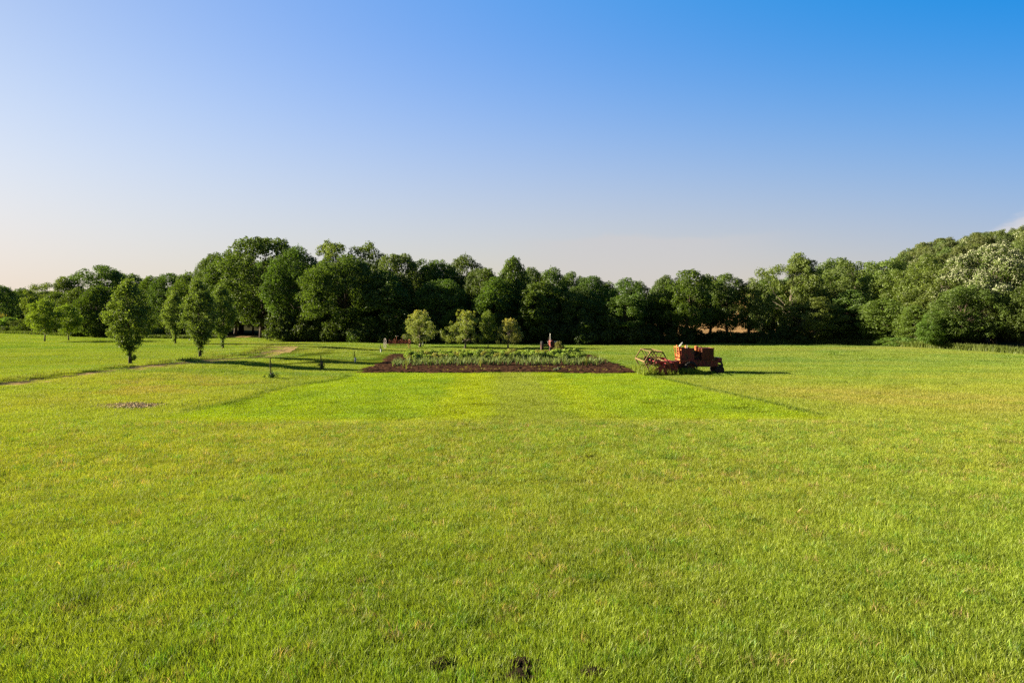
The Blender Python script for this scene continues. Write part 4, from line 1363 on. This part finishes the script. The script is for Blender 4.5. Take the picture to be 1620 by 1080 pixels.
def tractor():
    d = 95.0
    x = px_at(871, d)
    e = empty('tractor', (x, d, hz1(x, d) - 0.02))
    tag(e, 'small red vintage tractor seen head on behind the garden, tall silver exhaust', 'tractor')
    e.rotation_euler.z = R(6)
    hood = MB()
    pr = [(-0.26, 0.82), (-0.27, 1.28), (-0.20, 1.44), (0.0, 1.50), (0.20, 1.44), (0.27, 1.28), (0.26, 0.82)]
    n = len(pr)
    hood.add([(a, -1.45, z) for a, z in pr] + [(a, 0.35, z + 0.05) for a, z in pr], [tuple(range(n)), tuple(range(2 * n - 1, n - 1, -1))] + [(i, n + i, n + (i + 1) % n, (i + 1) % n) for i in range(n)])
    h = hood.build('hood', M['red_paint'], e)
    g = MB()
    for i in range(6):
        g.box((-0.17 + 0.068 * i, -1.47, 1.08), (0.025, 0.03, 0.46))
    g.box((0, -1.465, 1.34), (0.44, 0.03, 0.05)).box((0, -1.465, 0.84), (0.44, 0.03, 0.05))
    g.build('grille', M['dark_iron'], h)
    for sx in (-1, 1):
        lp = MB().lathe([(-0.95, 0.001), (-0.95, 0.10), (-0.88, 0.11), (-0.80, 0.05), (-0.79, 0.001)], (sx * 0.46, 0, 1.30), 'Y', 16)
        lp.tube([(sx * 0.46, -0.85, 1.28), (sx * 0.22, -0.80, 1.18)], 0.02, 5)
        lp.build('headlight', M['bare_steel'], e)
    ex = MB().tube([(-0.16, -0.7, 1.4), (-0.16, -0.7, 2.30)], [0.045, 0.045], 10)
    ex.tube([(-0.16, -0.7, 2.30), (-0.13, -0.72, 2.44)], [0.055, 0.06], 10)
    ex.build('exhaust_pipe', M['bare_steel'], e)
    en = MB().box((0, -0.55, 0.72), (0.46, 1.5, 0.42), None, 0, 1, 0.03).box((0, 0.55, 0.80), (0.52, 0.9, 0.5), None, 0, 1, 0.04).tube([(-1.0, 0.6, 0.70), (1.0, 0.6, 0.70)], 0.12, 10)
    en.build('engine', M['dark_iron'], e)
    fr = MB().tube([(0, -1.25, 0.85), (0, -1.25, 0.42)], 0.10, 8).box((0, -1.25, 0.40), (0.5, 0.16, 0.12)).box((0, -1.35, 0.66), (0.42, 0.3, 0.2), None, 0, 1, 0.03)
    fr.build('front_pedestal', M['red_paint'], e)
    for sx in (-1, 1):
        wheel('front_wheel', (sx * 0.26, -1.25, 0.34), 0.35, 0.17, e, M['red_paint'], 20, 0, 5, 'X')
        wheel('rear_wheel', (sx * 1.12, 0.6, 0.68), 0.70, 0.34, e, M['red_paint'], 28, 24, 6, 'X')
    sw = MB()
    cen = Vector((0, 0.62, 1.66))
    sw.tube([cen + Vector((0.21 * math.cos(t), 0.1 * math.sin(t), 0.18 * math.sin(t))) for t in np.linspace(0, 6.2832, 21)], 0.02, 5)
    sw.tube([cen, (0, 0.25, 1.4)], 0.025, 6)
    sw.build('steering_wheel', M['dark_iron'], e)
    st = MB().box((0, 1.1, 1.22), (0.46, 0.42, 0.07), None, 0, 1, 0.1).box((0, 1.3, 1.36), (0.44, 0.06, 0.26), ('X', -0.2), 0, 0.9).tube([(0, 1.1, 0.9), (0, 1.1, 1.2)], 0.05, 6)
    st.build('seat', M['dark_iron'], e)


tractor()


def hay_rake():
    d = 102.0
    x = px_at(625, d)
    e = empty('hay_rake', (x, d, hz1(x, d) - 0.02))
    tag(e, 'rusty hay rake with a tall spoked iron wheel, left of the first fruit tree', 'hay rake')
    e.scale = (1.15, 1.15, 1.2)
    fr = MB()
    fr.tube([(-1.1, -0.2, 0.62), (1.5, 0.3, 0.66)], 0.05, 6).tube([(-1.0, 0.7, 0.7), (1.5, 0.9, 0.72)], 0.05, 6).tube([(-0.9, -0.2, 0.64), (-0.9, 0.7, 0.7)], 0.045, 6).tube([(1.4, 0.3, 0.66), (1.4, 0.9, 0.72)], 0.045, 6)
    fr.tube([(0.2, 0.1, 0.65), (0.25, -0.5, 1.15), (0.3, -0.4, 1.55)], 0.04, 6).tube([(0.9, 0.3, 0.66), (0.95, 0.0, 1.3)], 0.035, 6).tube([(-0.3, 0.3, 0.66), (-0.1, 0.1, 1.25)], 0.03, 6)
    f = fr.build('frame', M['bright_rust'], e)
    for (px_, py_, r_) in ((-1.35, 0.2, 0.62), (1.75, 0.6, 0.55)):
        w = MB()
        c = Vector((px_, py_, r_))
        ax = Vector((1.0, 0.55, 0)).normalized()
        u = ax.cross(Vector((0, 0, 1))).normalized()
        ring = [c + u * r_ * math.cos(t) + Vector((0, 0, 1)) * r_ * math.sin(t) for t in np.linspace(0, 2 * math.pi, 33)]
        w.tube(ring, 0.026, 6)
        for i in range(10):
            t = i * math.pi / 5
            w.tube([c, c + u * r_ * math.cos(t) + Vector((0, 0, 1)) * r_ * math.sin(t)], 0.018, 4)
        w.tube([c - ax * 0.12, c + ax * 0.12], 0.07, 8)
        w.build('wheel', M['iron_grey'] if px_ < 0 else M['bright_rust'], e)
    rl = MB()
    for k in range(4):
        t = k * math.pi / 2 + 0.5
        oy, oz = 0.34 * math.cos(t), 0.34 * math.sin(t)
        rl.tube([(-0.8, 0.1 + oy, 0.75 + oz), (1.35, 0.55 + oy, 0.75 + oz)], 0.03, 5)
        for i in range(12):
            q = i / 11
            xx, yy = -0.8 + 2.15 * q, 0.1 + 0.45 * q
            rl.tube([(xx, yy + oy, 0.75 + oz), (xx + .02, yy + oy * 1.05, 0.45 + oz)], 0.012, 4)
    for q in (0.02, 0.35, 0.68, 0.98):
        c = Vector((-0.8 + 2.15 * q, 0.1 + 0.45 * q, 0.75))
        rl.tube([c + Vector((0, 0.36 * math.cos(t), 0.36 * math.sin(t))) for t in np.linspace(0, 6.2832, 17)], 0.022, 4)
    rl.build('tine_reel', M['bright_rust'], e)
    st = MB().lathe([(1.50, 0.001), (1.51, 0.13), (1.56, 0.19), (1.60, 0.20)], (0.3, -0.42, 0), 'Z', 14)
    st.build('seat', M['iron_grey'], e)
    lv = MB().tube([(0.95, 0.0, 1.3), (1.15, -0.1, 1.50)], 0.03, 5).lathe([(1.42, 0.001), (1.5, 0.06), (1.56, 0.001)], (1.15, -0.1, 0), 'Z', 8)
    lv.build('lever', M['iron_grey'], e)
    hp = MB().tube([(1.4, 0.5, 0.66), (2.6, 0.9, 0.5), (3.4, 1.0, 0.1)], 0.05, 6)
    hp.build('drawbar', M['dark_iron'], e)


hay_rake()

# ---------------------------------------------------------------- newly set saplings on the left lawn
mat('stake_wood', (0.055, 0.045, 0.035), rough=0.9, noise=0.3)
mat('white_tube', (0.60, 0.62, 0.56), rough=0.6, noise=0.2)


def little_leaves(n, c, ext, size, seed):
    r = np.random.default_rng(seed)
    C = [np.array(c) + r.standard_normal(3) * np.array(ext) * 0.5 for _ in range(n)]
    return leaf_cloud(C, [size * 1.5] * n, 14, size, r, spread=0.7)


def sapling(px, py, hgt, label, tube_h, tube_mat, leafy, seed, lean=0.0):
    d = d_of(py)
    x = px_at(px, d)
    e = empty('staked_sapling', (x, d, hz1(x, d)))
    tag(e, label, 'sapling')
    MB().tube([(-0.06, 0, -0.1), (-0.06 + lean * 0.5, 0, hgt * 0.5), (-0.06 + lean, 0, hgt)], 0.040, 6).build('stake', M['stake_wood'], e)
    MB().tube([(0.04, 0, -0.05), (0.05, 0.02, hgt * 0.45), (0.03, 0, hgt * 0.8)], [0.028, 0.02, 0.008], 6).build('stem', M['pale_bark'], e)
    if tube_h:
        MB().lathe([(0.02, 0.09), (tube_h, 0.10), (tube_h, 0.075), (0.02, 0.07)], (0.04, 0, 0), 'Z', 12).build('tree_guard', tube_mat, e)
    if leafy:
        V, T = little_leaves(leafy, (0.06, 0, 0.22), (0.35, 0.35, 0.35), 0.10, seed)
        o = link('foliage', cloud_mesh('foliage', V, T, M['leaf']), e)
        o.color = (0.045, 0.085, 0.025, 1)


sapling(428, 600, 1.62, 'sapling on a thin dark stake with leafy foot, nearest on the left lawn', 0.42, M['stake_wood'], 26, 1)
sapling(508, 583, 1.35, 'sapling with bushy foot and thin stake, middle one left of the garden', 0.75, M['stake_wood'], 22, 2)
sapling(561, 570, 1.25, 'newly planted sapling in a white tree guard, just left of the garden bed', 0.55, M['white_tube'], 3, 3)
sapling(602, 557, 1.05, 'short dark stake with a pale wrapped stem, behind the left corner of the garden bed', 0.5, M['white_tube'], 5, 4, 0.05)
# white post by the first fruit tree
x, d = px_at(669, 108.0), 108.0
e = empty('marker_post', (x, d, hz1(x, d)))
tag(e, 'short white post leaning beside the trunk of the first fruit tree', 'post')
MB().box((0, 0, 0.62), (0.12, 0.12, 0.62), ('Y', 0.05), 0, 0.92, 0.01).build('post', M['white_paint'], e)
MB().box((0.02, 0, 0.12), (0.2, 0.2, 0.4), None, 0, 0.8, 0.02).build('base', M['bark'], e)
# table at the far edge of the left lawn
d = 163.0
x = px_at(139, d)
e = empty('wooden_table', (x, d, hz1(x, d)))
tag(e, 'long weathered table standing under the dark trees at the far edge of the left lawn', 'table')
MB().box((0, 0, 0.80), (3.0, 1.0, 0.10), None, 0, 1, 0.02).build('table_top', M['gravel'], e)
for sx in (-1.3, 1.3):
    for sy in (-0.4, 0.4):
        MB().box((sx, sy, 0.36), (0.12, 0.12, 0.78)).build('leg', M['stake_wood'], e)


# ---------------------------------------------------------------- garden plants
def blades_mesh(name, n, h, w, seed, spread_, m, lean=0.5):
    r = np.random.default_rng(seed)
    V, F, S, T = [], [], [], []
    for i in range(n):
        az = r.random() * 6.28
        b = np.array([r.normal() * spread_, r.normal() * spread_, 0])
        hh = h * (0.6 + 0.5 * r.random())
        le = lean * (0.2 + r.random())
        dirv = np.array([math.cos(az), math.sin(az), 0])
        sd_ = np.array([-math.sin(az), math.cos(az), 0])
        k0 = len(V)
        for t, ww in ((0, 1), (0.4, 0.95), (0.75, 0.6)):
            c = b + dirv * le * hh * t * t + np.array([0, 0, hh * (t - 0.25 * le * t * t)])
            V += [c - sd_ * w * ww / 2, c + sd_ * w * ww / 2]
        V.append(b + dirv * le * hh + np.array([0, 0, hh * (1 - 0.3 * le)]))
        F += [k0, k0 + 1, k0 + 3, k0 + 2, k0 + 2, k0 + 3, k0 + 5, k0 + 4, k0 + 4, k0 + 5, k0 + 6]
        S += [4, 4, 3]
        T += [min(1, max(0, 0.45 + 0.2 * r.normal()))] * 7
    return np_mesh(name, np.array(V), F, S, m, tint=T)


def leafy_mesh(name, seed, h, w, n, size):
    r = np.random.default_rng(seed)
    C, Rr = puffs(n, lambda t: (0.12 + (h - 0.2) * t, w / 2 * (1 - 0.55 * t)), r, 0.17, 0.4, 0.8, 0.3)
    V, T = leaf_cloud(C, Rr, 26, size, r, up=0.5, spread=0.6)
    return cloud_mesh(name, V, T, M['weed'])


def crop(name, me, x, y, s, rgb, label, cat, group, k=0.0):
    o = link(name, me)
    o.location = (x, y, bed_z(x, y) - 0.02)
    o.rotation_euler = (0, 0, rng.random() * 6.28)
    o.scale = (s, s, s * rng.uniform(0.9, 1.15))
    o.color = (*(np.array(rgb) * rng.uniform(0.85, 1.15)), 1)
    return tag(o, label, cat, group)


pot = [leafy_mesh('potato_plant', 600 + i, 0.62, 0.85, 24, 0.15) for i in range(4)]
for row, (y, x0, x1) in enumerate([(75.0, -11.2, 8.2), (77.6, -11.6, 8.4), (80.4, -12.2, 8.6), (83.2, -12.6, 8.2)]):
    for x in np.arange(x0, x1, 0.56):
        if rng.random() < 0.04:
            continue
        crop('potato_plant', random.choice(pot), x + rng.uniform(-.1, .1), y + rng.uniform(-.2, .2), rng.uniform(0.75, 1.3), (0.27, 0.37, 0.07) if rng.random() < 0.8 else (0.34, 0.34, 0.09),
             'bushy green potato plant in the rows at the back of the garden bed', 'plant', 'potato plants in rows')
lee = [blades_mesh('garlic_plant', 16, 0.72, 0.042, 620 + i, 0.03, M['weed'], 0.55) for i in range(4)]
for row, (y, x0, x1) in enumerate([(66.6, -11.6, 8.8), (68.2, -11.9, 9.4), (69.9, -12.2, 9.9), (71.7, -12.0, 9.6)]):
    for x in np.arange(x0, x1, 0.31):
        if rng.random() < 0.06:
            continue
        crop('garlic_plant', random.choice(lee), x + rng.uniform(-.07, .07), y + rng.uniform(-.15, .15), rng.uniform(0.7, 1.25), (0.21, 0.27, 0.095),
             'grey green garlic plant with strappy leaves in the middle rows of the garden', 'plant', 'garlic plants in rows')
sdl = [blades_mesh('seedling', 9, 0.22, 0.035, 640 + i, 0.03, M['weed'], 0.8) for i in range(2)]
for y, x0, x1, n in ((61.2, -7, 10.5, 34), (64.0, -11, 8, 22)):
    for _ in range(n):
        crop('seedling', random.choice(sdl), rng.uniform(x0, x1), y + rng.uniform(-.35, .35), rng.uniform(0.7, 1.2), (0.22, 0.19, 0.045), 'tiny yellowish seedling in the bare soil at the garden front', 'seedling', 'seedlings in the front rows')
cab = leafy_mesh('cabbage_plant', 660, 0.42, 0.75, 14, 0.24)
for px_, py_ in ((884, 586), (878, 587.5)):
    d = d_of(py_)
    crop('cabbage_plant', cab, px_at(px_, d), d, 0.5, (0.20, 0.23, 0.14), 'low grey green leafy plant alone in bare soil at the garden front', 'plant', 'grey leafy plants in the front soil')
tall = blades_mesh('bolting_plant', 14, 1.35, 0.05, 670, 0.05, M['weed'], 0.22)
for px_, py_ in ((642, 584), (760, 582), (791, 573), (1068 - 140, 580)):
    d = d_of(py_)
    crop('bolting_plant', tall, px_at(px_, d), d, 0.9, (0.24, 0.25, 0.06), 'tall yellow green stalk gone to seed, rising above the garlic rows', 'plant', 'seeding stalks in the garlic rows')
d = 86.5
bb = crop('yellow_bush', leafy_mesh('yellow_bush', 680, 1.7, 1.9, 60, 0.15), px_at(884, d), d, 1.0, (0.24, 0.23, 0.06), 'tall yellowish bush at the back of the garden, in front of the tractor', 'bush', None)

# ---------------------------------------------------------------- rough growth
def stuff_blades(name, P, h, w, rgb, label, cat, seed, per=3, lean=0.5):
    """many free standing blades in one object"""
    r = np.random.default_rng(seed)
    P = np.repeat(np.asarray(P), per, axis=0)
    n = len(P)
    P = P + np.concatenate([r.normal(size=(n, 2)) * 0.12, np.zeros((n, 1))], 1)
    hh = h * (0.4 + 0.8 * r.random(n))
    az = r.random(n) * 6.283
    fz = r.random(n) * 6.283
    le = lean * r.random(n)
    D = np.stack([np.cos(az), np.sin(az), az * 0], 1)
    Sd = np.stack([np.cos(fz), np.sin(fz), az * 0], 1)
    Z = np.array([0, 0, 1.0])
    V = []
    for t, ww in ((0, 1), (0.5, 0.9)):
        c = P + D * (le * hh * t * t)[:, None] + Z * (hh * t)[:, None]
        V += [c - Sd * w * ww / 2, c + Sd * w * ww / 2]
    V.append(P + D * (le * hh)[:, None] + Z * (hh * (1 - 0.3 * le))[:, None])
    V = np.stack(V, 1).reshape(-1, 3)
    b = np.arange(n)[:, None] * 5
    q = (b + np.array([0, 1, 3, 2, 2, 3, 4])).ravel()
    sz = np.tile([4, 3], n)
    T = np.repeat(np.clip(0.45 + 0.2 * r.normal(size=n), 0, 1), 5)
    o = link(name, np_mesh(name, V, q, sz, M['weed'], tint=T))
    o.color = (*rgb, 1)
    return tag(o, label, cat, kind='stuff')


P = []
for _ in range(9000):                       # the weedy border below the right hand trees
    t = rng.random()
    x = 42 + 30 * t if rng.random() < 0.5 else rng.uniform(50, 70)
    ye = float(lawn_edge(np.array([x]))[0])
    y = ye + rng.uniform(-0.8, 4.5)
    P.append((x, y, hz1(x, y)))
stuff_blades('tall_weeds', P, 1.0, 0.06, (0.135, 0.175, 0.035), 'band of tall pale weeds below the trees at right', 'weeds', 1, 6, 0.8)
P = []
for _ in range(5000):                       # unmown strip behind the far left lawn
    x = rng.uniform(-165, -62)
    y = float(lawn_edge(np.array([x]))[0]) + rng.uniform(-1.0, 2.2)
    P.append((x, y, hz1(x, y)))
stuff_blades('rough_grass', P, 0.85, 0.12, (0.10, 0.14, 0.028), 'unmown dark grass along the far edge of the left lawn', 'grass', 2, 3)
P = []
for i in range(len(TRK) - 1):               # long grass on the bank of the track
    (ax, ay), (bx, by) = TRK[i], TRK[i + 1]
    if ay > 100:
        continue
    L = math.hypot(bx - ax, by - ay)
    nx_, ny_ = -(by - ay) / L, (bx - ax) / L
    for _ in range(int(L * 22)):
        t = rng.random()
        o_ = rng.normal() * 0.5 + 1.9
        x, y = ax + (bx - ax) * t + nx_ * o_, ay + (by - ay) * t + ny_ * o_
        if vnoise(np.array(x * 0.5), np.array(y * 0.5), 77) > 0.42:
            P.append((x, y, hz1(x, y)))
stuff_blades('bank_grass', P, 0.30, 0.03, (0.16, 0.175, 0.035), 'long dry grass on the low bank beside the track', 'grass', 3, 3)
P = []
for _ in range(1500):                        # grass grown up round the parked combine
    x, y = px_at(1070, 59) + rng.uniform(-3.4, 1.6), 59 + rng.uniform(-3.0, 2.8)
    P.append((x, y, hz1(x, y)))
stuff_blades('uncut_grass', P, 0.62, 0.035, (0.17, 0.225, 0.022), 'uncut grass grown up around the parked combine', 'grass', 4, 4)
P = []
for _ in range(2600):                       # the cut lip on the left and right of the plot
    t = rng.random()
    if rng.random() < 0.5:
        x, y = 15.2 - 4.4 * t + rng.normal() * 0.12, 33.5 + 25.0 * t
    else:
        x, y = -17.3 + 3.6 * t + rng.normal() * 0.2 + 0.5 * math.sin(t * 9), 35.5 + 21 * t
    P.append((x, y, hz1(x, y)))
stuff_blades('edge_grass', P, 0.17, 0.02, (0.11, 0.165, 0.018), 'slightly longer grass along both sides of the cut plot', 'grass', 5, 2)
# single dark tufts in the open meadow
tuf = blades_mesh('grass_tuft', 60, 0.30, 0.016, 700, 0.13, M['weed'], 0.9)
for px_, py_, s_, lab in ((1059, 729, 1.1, 'dark green tuft of coarse grass alone in the meadow right of centre'), (1183, 826, 0.9, 'small coarse tuft in the near meadow at right'), (1322, 562, 2.2, 'low dark tuft far out in the right meadow below the weedy border'), (735, 990, 0.8, 'coarse tuft in the foreground grass near the bottom middle'),
                          (845, 1003, 0.7, 'thin coarse tuft in the foreground grass right of the bottom middle'), (365, 795, 0.8, 'small dark tuft in the near meadow at left')):
    d = d_of(py_)
    o = link('grass_tuft', tuf)
    o.location = (px_at(px_, d), d, hz1(px_at(px_, d), d))
    o.scale = (s_, s_, s_)
    o.color = (0.115, 0.190, 0.018, 1)
    tag(o, lab, 'grass tuft')

mat('dark_soil', (0.034, 0.024, 0.015), rough=1.0, spec=0.0, noise=0.4, nscale=20)  # soil blackened, its colour carries the shadow in the hollows
# clods standing in for the small shadowed hollows at the bottom edge
def clods(name, seed, r0):
    r = np.random.default_rng(seed)
    mb = MB()
    for i in range(44):
        q = r.normal(size=2) * r0 * 0.45
        hgt = max(0.02, 0.085 * (1 - np.hypot(*q) / r0 * 0.7))
        s_ = r.uniform(0.035, 0.085)
        k = 6
        vs = []
        for lvl, rr in ((-0.5, 0.9), (0.15, 1.0), (0.75, 0.55)):
            for j in range(k):
                a = 2 * math.pi * j / k
                w_ = s_ * rr * r.uniform(0.7, 1.2)
                vs.append((q[0] + w_ * math.cos(a), q[1] + w_ * math.sin(a), hgt * 0.5 + lvl * s_))
        fs = [tuple(range(k - 1, -1, -1)), tuple(range(2 * k, 3 * k))]
        for l in (0, 1):
            fs += [(l * k + j, l * k + (j + 1) % k, (l + 1) * k + (j + 1) % k, (l + 1) * k + j) for j in range(k)]
        mb.add(vs, fs)
    return mb


for i, (mx, my, mr) in enumerate(MOUNDS):
    o = clods('molehill', 50 + i, mr).build('molehill', M['dark_soil'])
    o.location = (mx, my, hz1(mx, my) - 0.02)
    tag(o, ['dark molehill in the grass at the bottom, left of the middle', 'dark molehill at the bottom middle of the foreground grass', 'dark molehill on the bottom edge, rightmost of the foreground', 'dark molehill cut off by the bottom edge near the middle'][i], 'molehill')

# wood chips left on the lawn
mat('chip', (0.62, 0.49, 0.28), spec=0.0, rough=0.95, noise=0.4, nscale=9)
V, F = [], []
for i in range(6500):
    x, y = CHIPS[0] + rng.normal() * 0.75, CHIPS[1] + rng.normal() * 0.42
    z = hz1(x, y) + 0.012 + 0.05 * max(0, 1 - abs(x - CHIPS[0]) / 1.6) * rng.random()
    a = rng.random() * 6.28
    u_ = np.array([math.cos(a), math.sin(a), rng.normal() * 0.5]) * rng.uniform(0.02, 0.06)
    w_ = np.array([-math.sin(a), math.cos(a), rng.normal() * 0.3]) * rng.uniform(0.01, 0.025)
    c_ = np.array([x, y, z])
    V += [c_ - u_ - w_, c_ + u_ - w_, c_ + u_ + w_, c_ - u_ + w_]
o = link('wood_chips', np_mesh('wood_chips', np.array(V), np.arange(len(V)), np.full(len(V) // 4, 4), M['chip']))
tag(o, 'scatter of pale wood chips on the lawn near the left', 'wood chips', kind='stuff')
